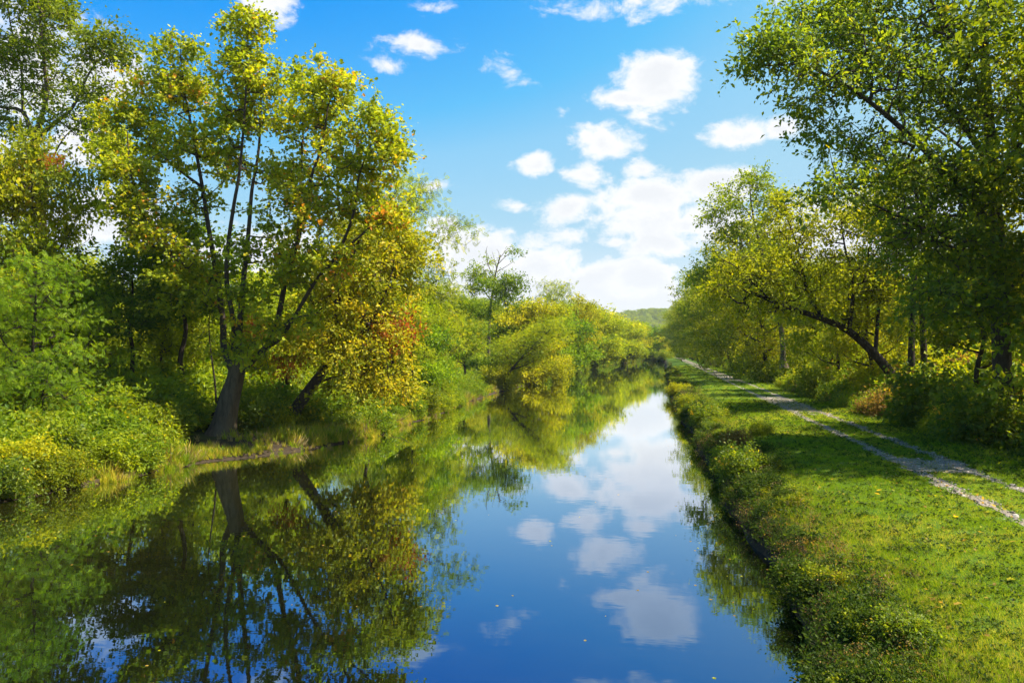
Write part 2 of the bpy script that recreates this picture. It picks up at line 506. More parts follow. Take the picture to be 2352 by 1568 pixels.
def build_path():
    m = bpy.data.materials.new('gravel_track'); m.use_nodes = True
    N = Nodes(m.node_tree)
    tc = N.n('ShaderNodeTexCoord')
    n1 = N.noise(tc.outputs['Object'], 1.1, 5, .6)
    n2 = N.noise(tc.outputs['Object'], 28, 5, .7)
    vo = N.n('ShaderNodeTexVoronoi'); N.link(tc.outputs['Object'], vo.inputs['Vector']); vo.inputs['Scale'].default_value = 22
    f = N.math('ADD', N.math('MULTIPLY', n1.outputs[0], .45), N.math('MULTIPLY', n2.outputs[0], .6))
    col = N.ramp(f, [(.3, (.10, .076, .052)), (.55, (.215, .172, .130)), (.8, (.34, .285, .225))])
    b = N.n('ShaderNodeBsdfPrincipled'); N.link(col, b.inputs['Base Color']); b.inputs['Roughness'].default_value = .9
    bp = N.n('ShaderNodeBump'); bp.inputs['Strength'].default_value = .8; bp.inputs['Distance'].default_value = .03
    N.link(N.math('ADD', n2.outputs[0], vo.outputs['Distance']), bp.inputs['Height']); N.link(bp.outputs[0], b.inputs['Normal'])
    o = N.n('ShaderNodeOutputMaterial'); N.link(b.outputs[0], o.inputs[0])
    V, F = [], []
    ys = np.concatenate([np.arange(2, 70, .22), np.arange(70, 160, .6), np.arange(160, 420, 2.0)])
    us = np.arange(-1.75, 1.76, .125)
    Y = np.broadcast_to(ys[:, None], (len(ys), len(us)))
    X = path_c(ys)[:, None] + us[None, :]
    keep = on_path(X, Y)
    Z = ground_z(X, Y) + np.where(keep, .008, .002)
    nx = len(us)
    idx = np.arange(len(ys) * nx).reshape(len(ys), nx)
    k = keep[:-1, :-1] & keep[1:, :-1] & keep[:-1, 1:] & keep[1:, 1:]
    i = idx[:-1, :-1][k]
    F = np.stack([i, i + 1, i + 1 + nx, i + nx], -1)
    me = mesh_np('path', np.stack([X, Y, Z], -1).reshape(-1, 3), F, m, True)
    o2 = bpy.data.objects.new('path', me); link(o2); tag(o2, kind='structure')


build_path()


# ------------------------------------------------------------------ foliage machinery
def leaf_template(kind):
    if kind == 'oval':       # folded along the midrib
        V = np.array([(0, 0, 0), (-.30, .42, .10), (0, 1, -.06), (.30, .42, .10)])
        F = np.array([(0, 2, 1), (0, 3, 2)])
    elif kind == 'lobed':    # sycamore / maple
        V = np.array([(0, 0, 0), (-.52, .16, .06), (-.26, .42, .05), (-.46, .72, .02), (0, 1.02, -.12), (.46, .72, .02), (.26, .42, .05), (.52, .16, .06)])
        F = np.array([(0, 2, 1), (0, 4, 2), (2, 4, 3), (0, 6, 4), (0, 7, 6), (4, 6, 5)])
    elif kind == 'narrow':   # a feather of leaflets
        V = np.array([(0, 0, 0), (-.16, .35, .05), (0, 1, -.22), (.16, .35, .05)])
        F = np.array([(0, 2, 1), (0, 3, 2)])
    elif kind == 'pinnate':  # compound leaf: pairs of leaflets along a drooping stalk
        V, F = [], []
        for k in range(4):
            y = .18 + k * .22; z = -.22 * y * y
            for s in (-1, 1):
                b = len(V)
                V += [(0, y, z), (s * .16, y - .02, z + .03), (s * .34, y + .16, z - .03), (s * .14, y + .13, z)]
                F += [(b, b + 1, b + 2), (b, b + 2, b + 3)]
        b = len(V)
        V += [(0, .9, -.18), (-.07, 1.0, -.2), (0, 1.2, -.3), (.07, 1.0, -.2)]
        F += [(b, b + 2, b + 1), (b, b + 3, b + 2)]
        V, F = np.array(V), np.array(F)
    elif kind == 'blade':
        V = np.array([(-.035, 0, 0), (.035, 0, 0), (.02, .6, .04), (-.02, .6, .04), (0, 1, .16)])
        F = np.array([(0, 1, 2), (0, 2, 3), (3, 2, 4)])
    return V.astype(float), F.astype(int)


def leaves_mesh(name, P, size, T, Nn, v, kind, mat):
    """P positions, T direction of the blade, Nn blade normal, v colour value per leaf"""
    LV, LF = leaf_template(kind)
    T = unit(T)
    Nn = unit(Nn - T * np.sum(Nn * T, -1, keepdims=True))
    B = np.cross(T, Nn)
    s = size[:, None, None]
    V = P[:, None, :] + s * (LV[None, :, 0:1] * B[:, None, :] + LV[None, :, 1:2] * T[:, None, :] + LV[None, :, 2:3] * Nn[:, None, :])
    k = len(LV)
    F = (LF[None] + (np.arange(len(P)) * k)[:, None, None]).reshape(-1, 3)
    return mesh_np(name, V.reshape(-1, 3), F, mat, False, np.repeat(np.clip(v, 0, 1), k))


def tube(pts, rad, sides=8, flare=0.0, rng=None, wob=.06):
    """continuous tapered stem"""
    pts = np.asarray(pts, float); rad = np.asarray(rad, float)
    n = len(pts)
    d = np.gradient(pts, axis=0); d = unit(d)
    ref = np.array([.3, 1, .1]); ref = ref / np.linalg.norm(ref)
    a = unit(np.cross(d, ref)); b = np.cross(d, a)
    ang = np.linspace(0, 2 * np.pi, sides, endpoint=False)
    rr = np.repeat(rad[:, None], sides, 1)
    if rng is not None:
        ph = rng.uniform(0, 6.28, 3)
        hgt = np.cumsum(np.r_[0, np.linalg.norm(np.diff(pts, axis=0), axis=1)])
        lob = 1 + wob * np.sin(3 * ang[None] + ph[0] + hgt[:, None] * .5) + wob * .8 * np.sin(5 * ang[None] + ph[1] - hgt[:, None] * .3)
        rr = rr * lob
        if flare:
            fl = flare * np.exp(-hgt / .55)[:, None] * (1 + .45 * np.sin(4 * ang[None] + ph[2]) + .2 * np.sin(7 * ang[None] + ph[0]))
            rr = rr * (1 + fl)
    V = pts[:, None] + rr[..., None] * (np.cos(ang)[None, :, None] * a[:, None] + np.sin(ang)[None, :, None] * b[:, None])
    i = (np.arange(n - 1)[:, None] * sides + np.arange(sides)[None])
    j = (np.arange(n - 1)[:, None] * sides + (np.arange(sides)[None] + 1) % sides)
    F = np.stack([i, j, j + sides, i + sides], -1).reshape(-1, 4)
    return V.reshape(-1, 3), F


def resample(pts, step):
    """smooth (Catmull-Rom) polyline at about the given step"""
    P = np.asarray(pts, float)
    Q = np.vstack([2 * P[0] - P[1], P, 2 * P[-1] - P[-2]])
    out = []
    for i in range(1, len(Q) - 2):
        p0, p1, p2, p3 = Q[i - 1], Q[i], Q[i + 1], Q[i + 2]
        n = max(2, int(np.linalg.norm(p2 - p1) / step))
        t = (np.arange(n) / n)[:, None]
        out.append(.5 * ((2 * p1) + (-p0 + p2) * t + (2 * p0 - 5 * p1 + 4 * p2 - p3) * t ** 2 + (-p0 + 3 * p1 - 3 * p2 + p3) * t ** 3))
    out.append(P[-1:])
    return np.vstack(out)


def join(parts):
    V, F, n = [], [], 0
    for v, f in parts:
        V.append(v); F.append(f + n); n += len(v)
    return np.vstack(V), np.vstack(F)


def clusters_from_lobes(rng, lobes, per=8, clump=.8, flat=.6, axes=None):
    """lobes: (centre, (rx, ry, rz), clumps[, tint]). Returns cluster centres, clump tint, lobe outward direction"""
    ax = np.eye(3) if axes is None else axes
    C, Tn, D = [], [], []
    for lb in lobes:
        c, r, n = lb[:3]
        tint = lb[3] if len(lb) > 3 else 0.0
        c = np.asarray(c, float); r = np.asarray(r, float)
        d = unit(rng.normal(size=(n, 3)))
        d[:, 2] = np.where(d[:, 2] < -.5, -d[:, 2], d[:, 2])
        q = rng.uniform(.12, 1, n) ** .42
        cc = c + ((d * q[:, None]) * r) @ ax
        for k in range(n):
            m = max(2, int(rng.poisson(per)))
            g = rng.normal(size=(m, 3)) * np.array([clump, clump, clump * flat]) * rng.uniform(.6, 1.15)
            g = g.clip(-1.9 * clump, 1.9 * clump)
            C.append(cc[k] + g @ ax); Tn.append(np.full(m, tint + rng.normal() * .10)); D.append(np.repeat((d[k:k + 1] * r) @ ax, m, 0))
    return np.vstack(C), np.concatenate(Tn), unit(np.vstack(D))


def grow(rng, stems, C, r_tip=.011, expo=.47, droop=.12):
    """joins every cluster centre to the nearest suitable point of the skeleton. stems: list of (points, radii)"""
    pos, rad0, par = [], [], []
    for pts, rr in stems:
        b = len(pos)
        for k in range(len(pts)):
            pos.append(pts[k]); rad0.append(rr[k]); par.append(b + k - 1 if k else -1)
    ns = len(pos)
    cap = ns + len(C) * 5 + 10
    A = np.zeros((cap, 3)); A[:ns] = pos
    ok = np.zeros(cap, bool); ok[:ns] = np.array(rad0) < np.max(rad0) * .75
    if ok.sum() < 4: ok[:ns] = True
    PA = np.full(cap, -1); PA[:ns] = par
    S = np.array(pos)
    dmin = np.array([np.min(np.sum((S - c) ** 2, 1)) for c in C])
    n = ns
    tips = []
    OW = np.zeros(cap, int)
    for ci in np.argsort(dmin):
        c = C[ci]
        dv = c - A[:n]
        dd = np.sqrt(np.sum(dv * dv, 1))
        cost = dd * (1 + .55 * np.clip(-dv[:, 2] / np.maximum(dd, .05), 0, 1)) + np.where(ok[:n], 0, 50)
        p = int(np.argmin(cost))
        L = dd[p]
        k = int(np.clip(L / .7, 1, 4))
        a = A[p]
        mid = (a + c) / 2 + np.array([0, 0, droop * L]) + rng.normal(size=3) * .07 * L
        prev = p
        for t in (np.arange(k) + 1) / k:
            A[n] = (1 - t) ** 2 * a + 2 * t * (1 - t) * mid + t * t * c
            PA[n] = prev; ok[n] = True; OW[n] = ci
            prev = n; n += 1
        tips.append(prev)
    cnt = np.zeros(n); cnt[tips] = 1
    for i in range(n - 1, ns - 1, -1):
        cnt[PA[i]] += cnt[i]
    r = r_tip * np.maximum(cnt, 1) ** expo
    r[:ns] = rad0
    for i in range(ns, n):
        r[i] = min(r[i], r[PA[i]] * .85)
    e = np.arange(ns, n)
    global OWNER
    OWNER = OW[:n]
    return A[:n], PA[:n], r, e


def twig_mesh(name, A, PA, r, e, mat, sides=4):
    a, b = A[PA[e]], A[e]
    ra, rb = np.minimum(r[PA[e]], r[e] * 1.5), r[e]
    d = unit(b - a)
    ref = np.where(np.abs(d[:, 2:3]) > .9, np.array([[1., 0, 0]]), np.array([[0, 0, 1.]]))
    u = unit(np.cross(d, ref)); w = np.cross(d, u)
    ang = np.linspace(0, 2 * np.pi, sides, endpoint=False)
    ring = np.cos(ang)[None, :, None] * u[:, None] + np.sin(ang)[None, :, None] * w[:, None]
    V = np.concatenate([a[:, None] + ra[:, None, None] * ring, b[:, None] + rb[:, None, None] * ring], 1)
    k = np.arange(sides); kn = (k + 1) % sides
    F = np.stack([k, kn, kn + sides, k + sides], -1)
    F = (F[None] + (np.arange(len(e)) * 2 * sides)[:, None, None]).reshape(-1, 4)
    return mesh_np(name, V.reshape(-1, 3), F, mat, True)


def crown_mesh(name, rng, C, tint, out, nl, size, kind, mat, spread=.45, flat=.7, base=.45, var=.16, droop=.25, upb=.55, tw=None, along=.62):
    """leaves: most of them set along the thin twigs, the rest in loose sprays round the twig ends"""
    n = len(C)
    mult = {'oval': 2.3, 'lobed': 1.5}.get(kind, 1.15)
    cnt = np.maximum(1, rng.poisson(nl * mult * (1 - along), n))
    i = np.repeat(np.arange(n), cnt)
    m = len(i)
    off = rng.normal(size=(m, 3)) * np.array([spread, spread, spread * flat]) * .8
    P = C[i] + off
    T = unit(off * .8 / spread + out[i] * .5 + rng.normal(size=(m, 3)) * .55 + np.array([0, 0, -droop]))
    O = out[i]; tv = tint[i]
    A, PA, r, e = tw
    th = e[r[e] < .032]
    ln = np.linalg.norm(A[th] - A[PA[th]], axis=1)
    m2 = int(n * nl * mult * along)
    k = rng.choice(len(th), m2, p=ln / ln.sum())
    a_, b_ = A[PA[th]][k], A[th][k]
    d = unit(b_ - a_)
    side = rng.normal(size=(m2, 3)); side = unit(side - d * np.sum(side * d, -1, keepdims=True))
    P2 = a_ + (b_ - a_) * rng.uniform(0, 1.15, m2)[:, None] + side * np.abs(rng.normal(size=m2))[:, None] * (.06 + .55 * size)
    T2 = unit(side * .8 + d * .6 + rng.normal(size=(m2, 3)) * .35 + np.array([0, 0, -droop]))
    ow = OWNER[th][k]
    P = np.vstack([P, P2]); T = np.vstack([T, T2]); O = np.vstack([O, out[ow]]); tv = np.concatenate([tv, tint[ow]])
    m = len(P)
    Nn = np.array([0, 0, upb]) + rng.normal(size=(m, 3)) * .6 + O * .25
    s = size * np.clip(rng.lognormal(-.05, .3, m), .4, 1.7)
    v = base + tv + rng.normal(size=m) * var
    return leaves_mesh(name, P, s, T, Nn, v, kind, mat)


def taper(n, r0, r1, p=1.0):
    return r1 + (r0 - r1) * (1 - np.linspace(0, 1, n)) ** p


PROTO = {}


def generic(key, seed, H, Rad, base=.35, limbs=7, lean=(0, 0), tr=.2, mat='leaf_green', bk='bark', leaf=.2, kind='oval',
            clumps=12, per=7, nl=7, clump=.75, spread=.42, flat=.6, tone=.45, lobe=.42, shape=.5, droop=.25, skirt=0):
    """a reusable tree: trunk with limbs, twigs and crown meshes in local metres"""
    rng = np.random.default_rng(seed)
    t = np.linspace(0, 1, 7)
    ln = np.array([lean[0], lean[1], 0.0])
    wob = np.cumsum(rng.normal(size=(7, 3)) * np.array([.022, .022, 0]) * H, 0); wob[0] = 0
    tp = ln * (t ** 1.4)[:, None] * H + wob + np.outer(t, [0, 0, H * .86])
    tp[0, 2] -= .25
    trunk = resample(tp, .5)
    rads = taper(len(trunk), tr, tr * .16, .85)
    stems = [(trunk, rads)]
    lobes = []
    for k in range(limbs):
        f = base + (1 - base) * (k + .5) / limbs * .95
        ii = int(np.clip(f, 0, .97) * (len(trunk) - 1))
        s = trunk[ii]
        az = k * 2.4 + rng.uniform(-.5, .5)
        fr = (f - base) / (1 - base)
        prof = (1 - abs(fr - shape * .8) ** 1.6 * 1.25)
        rr = Rad * max(.25, prof) * rng.uniform(.75, 1.12)
        dh = np.array([math.cos(az), math.sin(az), 0])
        e = s + dh * rr * .72 + UP * rr * rng.uniform(.2, .6) + ln * rr * .4
        md = s + dh * rr * .4 + UP * rr * .12
        lp = resample([s, md, e], .45)
        stems.append((lp, taper(len(lp), rads[ii] * .62, .02)))
        lr = Rad * lobe * rng.uniform(.8, 1.2)
        lobes.append((e, (lr, lr, lr * .72), clumps, rng.normal() * .08))
        lobes.append((md + UP * .3, (lr * .7, lr * .7, lr * .5), clumps // 3, rng.normal() * .08))
    lobes.append((trunk[-1], (Rad * .34, Rad * .34, H * .12), clumps, .06))
    for k in range(skirt):
        az = k * 2.4 + 1; d = np.array([math.cos(az), math.sin(az), 0]) * Rad * rng.uniform(.5, .9)
        lobes.append((d + UP * rng.uniform(.08, .3) * H, (Rad * .4, Rad * .4, H * .12), clumps, rng.normal() * .08))
    C, tint, out = clusters_from_lobes(rng, lobes, per, clump, flat)
    C[:, 2] = np.maximum(C[:, 2], .25)
    A, PA, r, e = grow(rng, stems, C)
    tv, tf = join([tube(p, q, 7 if j else 9, .5 if j == 0 else 0, rng) for j, (p, q) in enumerate(stems)])
    PROTO[key] = dict(trunk=mesh_np('trunk', tv, tf, M[bk], True), twigs=twig_mesh('twigs', A, PA, r, e, M[bk], 3),
                      crown=crown_mesh('crown', rng, C, tint, out, nl, leaf, kind, M[mat], spread, flat, tone, droop=droop, tw=(A, PA, r, e)), H=H, R=Rad)


NAMES = {}


def plant(key, name, loc, h, rz, label, cat='tree', group=None, wide=1.0, tilt=(0, 0)):
    p = PROTO[key]
    s = h / p['H']
    e = empty(name, loc, rz)
    e.rotation_euler = (tilt[0], tilt[1], rz)
    e.scale = (s * wide, s * wide, s)
    for part in ('trunk', 'twigs', 'crown'):
        if p.get(part) is None: continue
        o = bpy.data.objects.new(part if part != 'twigs' else 'twigs', p[part]); link(o, e)
        if part != 'trunk': o['kind'] = 'stuff'
    tag(e, label, cat, group)
    return e


def hero(name, seed, base, stems_px, lobes_px, depth, label, mat, bk, leaf, kind='oval', per=7, nl=8, clump=.7, spread=.42, flat=.7,
         tone=.45, cat='tree', limb_from=1, flare=.7, upb=.55, droop=.25, group=None, sides=10, r_tip=.011, bk2=None):
    """a tree surveyed from the photograph: stems and crown lobes at their own distances"""
    rng = np.random.default_rng(seed)
    base = np.asarray(base, float)
    axes = np.stack([CR, CF, UP])
    stems = []
    for pts, r0, r1 in stems_px:
        P = np.array([pd(q[0], q[1], depth + (q[2] if len(q) > 2 else 0)) for q in pts]) - base
        P = resample(P, .4)
        stems.append((P, taper(len(P), r0, r1, .9)))
    k = depth / FOC
    lobes = []
    for lb in lobes_px:
        px, py, rx, ry, n = lb[:5]
        dz = lb[5] if len(lb) > 5 else 0.0
        tint = lb[6] if len(lb) > 6 else 0.0
        dd = depth + dz
        ry_d = lb[7] if len(lb) > 7 else max(rx, ry) * k * 1.05
        lobes.append((pd(px, py, dd) - base, (rx * k, ry_d, ry * k), n, tint))
    C, tint, out = clusters_from_lobes(rng, lobes, per, clump, flat, axes)
    C[:, 2] = np.maximum(C[:, 2], .3)
    A, PA, r, e = grow(rng, stems, C, r_tip)
    root = empty(name, tuple(base))
    for j, (p, q) in enumerate(stems):
        V, F = tube(p, q, sides if j < limb_from else 7, flare if j < limb_from else 0, rng, .07)
        nm = 'trunk' if j < limb_from else 'limb'
        ob_ = link(bpy.data.objects.new(nm, mesh_np(nm, V, F, M[bk2 if (bk2 and j < limb_from) else bk], True)), root if j < limb_from else trunk_o)
        if j == 0: trunk_o = ob_
    o = bpy.data.objects.new('twigs', twig_mesh('twigs', A, PA, r, e, M[bk])); link(o, root); o['kind'] = 'stuff'
    o = bpy.data.objects.new('crown', crown_mesh('crown', rng, C, tint, out, nl, leaf, kind, M[mat], spread, flat, tone, upb=upb, droop=droop, tw=(A, PA, r, e))); link(o, root); o['kind'] = 'stuff'
    tag(root, label, cat, group)
    return root


def gz(x, y):
    return float(ground_z(x, y))


def on_ground(p):
    return (float(p[0]), float(p[1]), gz(p[0], p[1]))
# ------------------------------------------------------------------ tree stock
generic('broad_a', 11, 14, 4.6, .30, 8, (0, 0), .20, 'leaf_lime', 'bark', .255, 'oval', 13, 7, 4.6, .8)
generic('broad_b', 12, 15, 4.4, .34, 8, (.05, 0), .22, 'leaf_olive', 'bark', .255, 'oval', 13, 7, 4.6, .75)
generic('broad_c', 13, 13, 4.8, .28, 9, (-.04, .03), .20, 'leaf_yellow', 'bark', .255, 'oval', 12, 7, 4.6, .8)
generic('broad_d', 25, 14, 4.5, .28, 8, (.03, .02), .20, 'leaf_green', 'bark', .255, 'oval', 12, 7, 4.6, .75)
generic('bushy_green', 26, 9, 3.9, .14, 9, (0, 0), .15, 'leaf_locust', 'bark', .25, 'oval', 12, 7, 4.6, .7, skirt=6, tone=.45)
generic('locust', 14, 13, 4.6, .30, 9, (.08, 0), .18, 'leaf_lime', 'bark_dark', .34, 'pinnate', 12, 6, 3.0, .85, .5, .35, .5, droop=.45)
generic('locust_green', 15, 10, 4.4, .20, 10, (0, 0), .17, 'leaf_locust', 'bark_dark', .27, 'pinnate', 10, 7, 3.6, .75, .45, .35, .5, droop=.45, skirt=3)
generic('sapling', 24, 12, 2.5, .38, 8, (.06, .02), .13, 'leaf_lime', 'bark_dark', .19, 'oval', 9, 6, 7, .65, lobe=.5, tone=.48)
generic('loose', 16, 18, 4.0, .40, 8, (.03, .03), .20, 'leaf_olive', 'bark', .25, 'oval', 8, 6, 4, .8, .45, .5, .5, lobe=.34)
generic('bushy', 17, 9, 3.9, .12, 9, (0, 0), .15, 'leaf_lime', 'bark', .255, 'oval', 13, 7, 4.6, .7, skirt=7, tone=.5)
generic('bushy_gold', 18, 10, 4.2, .10, 9, (.03, 0), .16, 'leaf_yellow', 'bark', .255, 'oval', 14, 7, 4.6, .7, skirt=7, tone=.45)
generic('leaner', 19, 9, 3.8, .34, 8, (.62, 0), .20, 'leaf_lime', 'bark_dark', .3, 'pinnate', 12, 6, 3.2, .75, .48, .35, .55, droop=.4)
generic('thin', 20, 11, 2.2, .58, 6, (.04, .02), .16, 'leaf_green', 'bark_dark', .2, 'oval', 8, 6, 7, .6, lobe=.5)
generic('roof_a', 21, 19, 5.8, .24, 11, (-.14, 0), .28, 'leaf_olive', 'bark_dark', .255, 'oval', 17, 7, 4.6, .85, skirt=3)
generic('roof_b', 22, 18, 5.6, .22, 11, (-.11, -.02), .26, 'leaf_yellow', 'bark_dark', .255, 'oval', 17, 7, 4.6, .85, tone=.38, skirt=3)
generic('roof_c', 23, 17, 5.5, .22, 11, (-.18, .03), .24, 'leaf_lime', 'bark_dark', .255, 'oval', 17, 7, 4.6, .8, tone=.4, skirt=3)


def shrub(key, seed, H, Rad, mat, leaf=.19, kind='oval', clumps=13, per=6, nl=5, bk='bark_dark', tone=.45, spread=.34, clump=.52):
    rng = np.random.default_rng(seed)
    stems, lobes = [], []
    for k in range(7):
        az = k * 2.4 + rng.uniform(-.4, .4)
        d = np.array([math.cos(az), math.sin(az), 0]) * Rad * rng.uniform(.25, 1.0)
        top = d + UP * H * rng.uniform(.45, .95)
        p = resample([d * .12 + UP * -.1, d * .5 + UP * H * .4, top], .3)
        stems.append((p, taper(len(p), .035, .008)))
        lobes.append((top, (Rad * .42, Rad * .42, H * .24), clumps // 2, rng.normal() * .08))
        lobes.append((d * 1.1 + UP * H * .28, (Rad * .38, Rad * .38, H * .26), clumps // 2, rng.normal() * .08))
    lobes.append((UP * H * .7, (Rad * .5, Rad * .5, H * .26), clumps, .05))
    C, tint, out = clusters_from_lobes(rng, lobes, per, clump, .7)
    C[:, 2] = np.maximum(C[:, 2], .1)
    A, PA, r, e = grow(rng, stems, C, .005)
    tv, tf = join([tube(p, q, 5) for p, q in stems])
    PROTO[key] = dict(trunk=None, stems=mesh_np('stems', tv, tf, M[bk], True), twigs=twig_mesh('twigs', A, PA, r, e, M[bk], 3),
                      foliage=crown_mesh('foliage', rng, C, tint, out, nl, leaf, kind, M[mat], spread, .7, tone, tw=(A, PA, r, e)), H=H, R=Rad)


shrub('shrub_lime', 31, 2.6, 1.6, 'leaf_lime')
shrub('shrub_olive', 32, 2.4, 1.7, 'leaf_olive')
shrub('shrub_deep', 33, 2.2, 1.5, 'leaf_deep')
shrub('shrub_gold', 34, 2.0, 1.4, 'leaf_yellow')
shrub('shrub_locust', 35, 2.8, 1.8, 'leaf_locust', .24, 'pinnate', 16, 6, 3, spread=.34)
shrub('shrub_brown', 36, 1.7, 1.2, 'leaf_brown', .12)
shrub('shrub_red', 37, 2.2, 1.2, 'leaf_red', .16, 'oval', 5, 4, 4)


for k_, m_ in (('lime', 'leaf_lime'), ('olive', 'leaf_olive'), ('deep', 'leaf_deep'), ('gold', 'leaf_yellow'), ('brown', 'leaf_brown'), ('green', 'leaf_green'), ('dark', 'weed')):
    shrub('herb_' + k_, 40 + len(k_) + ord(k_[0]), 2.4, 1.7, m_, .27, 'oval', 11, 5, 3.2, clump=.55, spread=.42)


def bush(key, name, loc, h, rz, label, group=None, wide=1.0, cat='shrub'):
    p = PROTO[key]
    s = h / p['H']
    e = empty(name, loc, rz)
    e.scale = (s * wide, s * wide, s)
    for part in ('stems', 'twigs', 'foliage'):
        o = bpy.data.objects.new(part, p[part]); link(o, e)
        if part != 'stems': o['kind'] = 'stuff'
    tag(e, label, cat, group)
    return e


# ------------------------------------------------------------------ the big sycamore on the left bank
SYD = 40.5
syc_base = pd(512, 1006, SYD)
syc_base[2] = gz(syc_base[0], syc_base[1])
hero('sycamore_tree', 101, syc_base, [
    ([(508, 1022), (514, 985), (527, 921), (541, 868), (546, 830)], .60, .36),
    ([(541, 872), (532, 850), (514, 798, .3), (512, 741, .5), (501, 653, .8), (479, 525, 1.2), (464, 430, 1.4), (440, 300, 1.6), (418, 190, 1.7), (412, 105, 1.7)], .19, .02),
    ([(530, 800, .2), (537, 749, -.3), (521, 648, -.8), (523, 569, -1.0), (537, 468, -1.2), (550, 387, -1.3), (563, 215, -1.4), (567, 50, -1.4)], .13, .02),
    ([(546, 845), (549, 767, -.3), (554, 705, -.5), (571, 525, -.2), (578, 434, 0), (593, 344, .2), (598, 220, .3), (590, 120, .3)], .17, .02),
    ([(548, 860), (585, 822, -.3), (628, 771, -.6), (659, 626, -1.2), (685, 547, -1.5), (713, 412, -1.7), (739, 330, -1.8), (760, 190, -1.8)], .18, .02),
    ([(610, 795, -.5), (646, 775, -.9), (725, 644, -1.8), (773, 587, -2.2), (813, 486, -2.5), (825, 400, -2.6), (865, 300, -2.7)], .115, .02),
    ([(501, 653, .8), (460, 625, .2), (395, 587, -.6), (340, 520, -1.2), (300, 400, -1.5), (290, 300, -1.6)], .10, .02),
    ([(464, 430, 1.4), (410, 390, 2.2), (340, 330, 3.0), (300, 250, 3.2)], .08, .02),
    ([(685, 547, -1.5), (690, 400, 0.5), (695, 300, 1.5), (692, 180, 1.8)], .10, .02),
    ([(773, 587, -2.2), (850, 520, -2.2), (910, 440, -2.0)], .06, .015),
], [
    (412, 128, 36, 50, 9, 1.7), (432, 225, 70, 75, 22, 1.5), (360, 215, 50, 60, 12, 2.4), (300, 310, 72, 95, 30, 2.0), (285, 420, 66, 70, 18, -1.2),
    (565, 85, 50, 62, 17, -1.0), (562, 190, 70, 80, 27, -1.0), (555, 310, 85, 80, 28, 0), (690, 185, 30, 42, 8, 1.8), (762, 225, 48, 66, 18, -1.8),
    (700, 300, 85, 75, 26, 0), (830, 315, 66, 66, 20, -2.4), (885, 390, 55, 75, 20, -2.2), (800, 420, 100, 66, 26, -1.6, .05), (650, 400, 80, 55, 14, .5),
    (430, 360, 95, 70, 26, 1.2), (350, 480, 85, 55, 14, -1.0), (870, 500, 75, 60, 18, -2.0, .10), (770, 510, 95, 55, 15, -1.8, .06), (480, 460, 80, 45, 7, .8),
    (620, 530, 70, 50, 5, -.8), (420, 570, 80, 50, 8, -.6), (330, 560, 70, 45, 9, -1.2), (640, 660, 90, 60, 8, -1.2), (480, 700, 70, 50, 5, 0), (740, 620, 90, 55, 14, -2.2, .12),
    (585, 780, 60, 60, 5, -1.4), (300, 520, 60, 60, 10, -1.4), (390, 640, 70, 40, 7, -.6), (560, 600, 70, 50, 7, -1), (690, 470, 60, 45, 9, -1.5), (250, 360, 40, 60, 8, -.5), (520, 400, 60, 50, 9, .4), (600, 700, 70, 55, 8, -1.2), (440, 650, 60, 55, 7, -.3), (560, 830, 60, 40, 4, -1.6), (680, 755, 70, 55, 8, -1.6, .06), (400, 720, 55, 45, 5, -.8), (640, 590, 70, 45, 6, -1.4),
], SYD, 'tall many-stemmed sycamore with stout flared trunk at the water edge of the left bank', 'leaf_syc', 'bark', .155, 'lobed',
     per=7, nl=9.5, clump=.5, spread=.33, tone=.54, limb_from=1, flare=.95, bk2='bark_grey', sides=16)

# second, darker stem leaning out from behind the sycamore's foot
b2 = pd(480, 1000, 41.8); b2[2] = gz(b2[0], b2[1])
hero('leaning_stump', 102, b2, [([(470, 1015), (486, 975), (505, 930), (520, 885)], .30, .14), ([(498, 945), (494, 880), (486, 820), (480, 760), (482, 700)], .06, .012)],
     [(482, 730, 28, 40, 4), (490, 800, 24, 30, 2)], 41.8, 'dark slanting stem pressed against the back of the sycamore trunk', 'leaf_green', 'bark_dark', .18, per=5, nl=6, clump=.4, spread=.3, limb_from=1, cat='tree')

# golden leaning tree right of it
GD = 44.0
gb = pd(672, 955, GD); gb[2] = gz(gb[0], gb[1])
hero('golden_tree', 103, gb, [
    ([(664, 968), (690, 925), (722, 880), (748, 842), (765, 780), (775, 690), (800, 610), (830, 540)], .34, .05),
    ([(748, 842), (800, 800, -.8), (850, 740, -1.4), (890, 660, -1.6), (910, 580, -1.6)], .16, .02),
    ([(765, 780), (720, 700, .6), (700, 620, 1)], .10, .02),
    ([(775, 700), (840, 660, .8), (900, 560, 1.4), (920, 500, 1.4)], .10, .02),
    ([(722, 880), (790, 860, -1.5), (850, 850, -2.5), (900, 840, -3)], .09, .02),
], [
    (820, 560, 100, 55, 24, 0, -.05), (900, 560, 65, 65, 24, .6), (930, 640, 45, 60, 16, 0), (850, 650, 95, 55, 26, -.6), (770, 690, 80, 60, 20, -.6, .05),
    (860, 740, 90, 55, 26, -1.4, .08), (790, 800, 95, 55, 26, -1.8, .10), (880, 820, 70, 50, 18, -2.2, .08), (720, 770, 60, 50, 12, -1, .06), (820, 880, 95, 45, 20, -2.6, .10),
    (900, 890, 60, 40, 12, -2.4, .05), (640, 800, 45, 50, 5, -1.2, .1), (960, 590, 22, 40, 6, .5),
], GD, 'golden-yellow tree with a thick leaning trunk over the grassy bank beside the sycamore', 'leaf_gold', 'bark', .21, 'oval',
     per=7, nl=5.5, clump=.6, spread=.36, tone=.42, flare=.4, droop=.5)

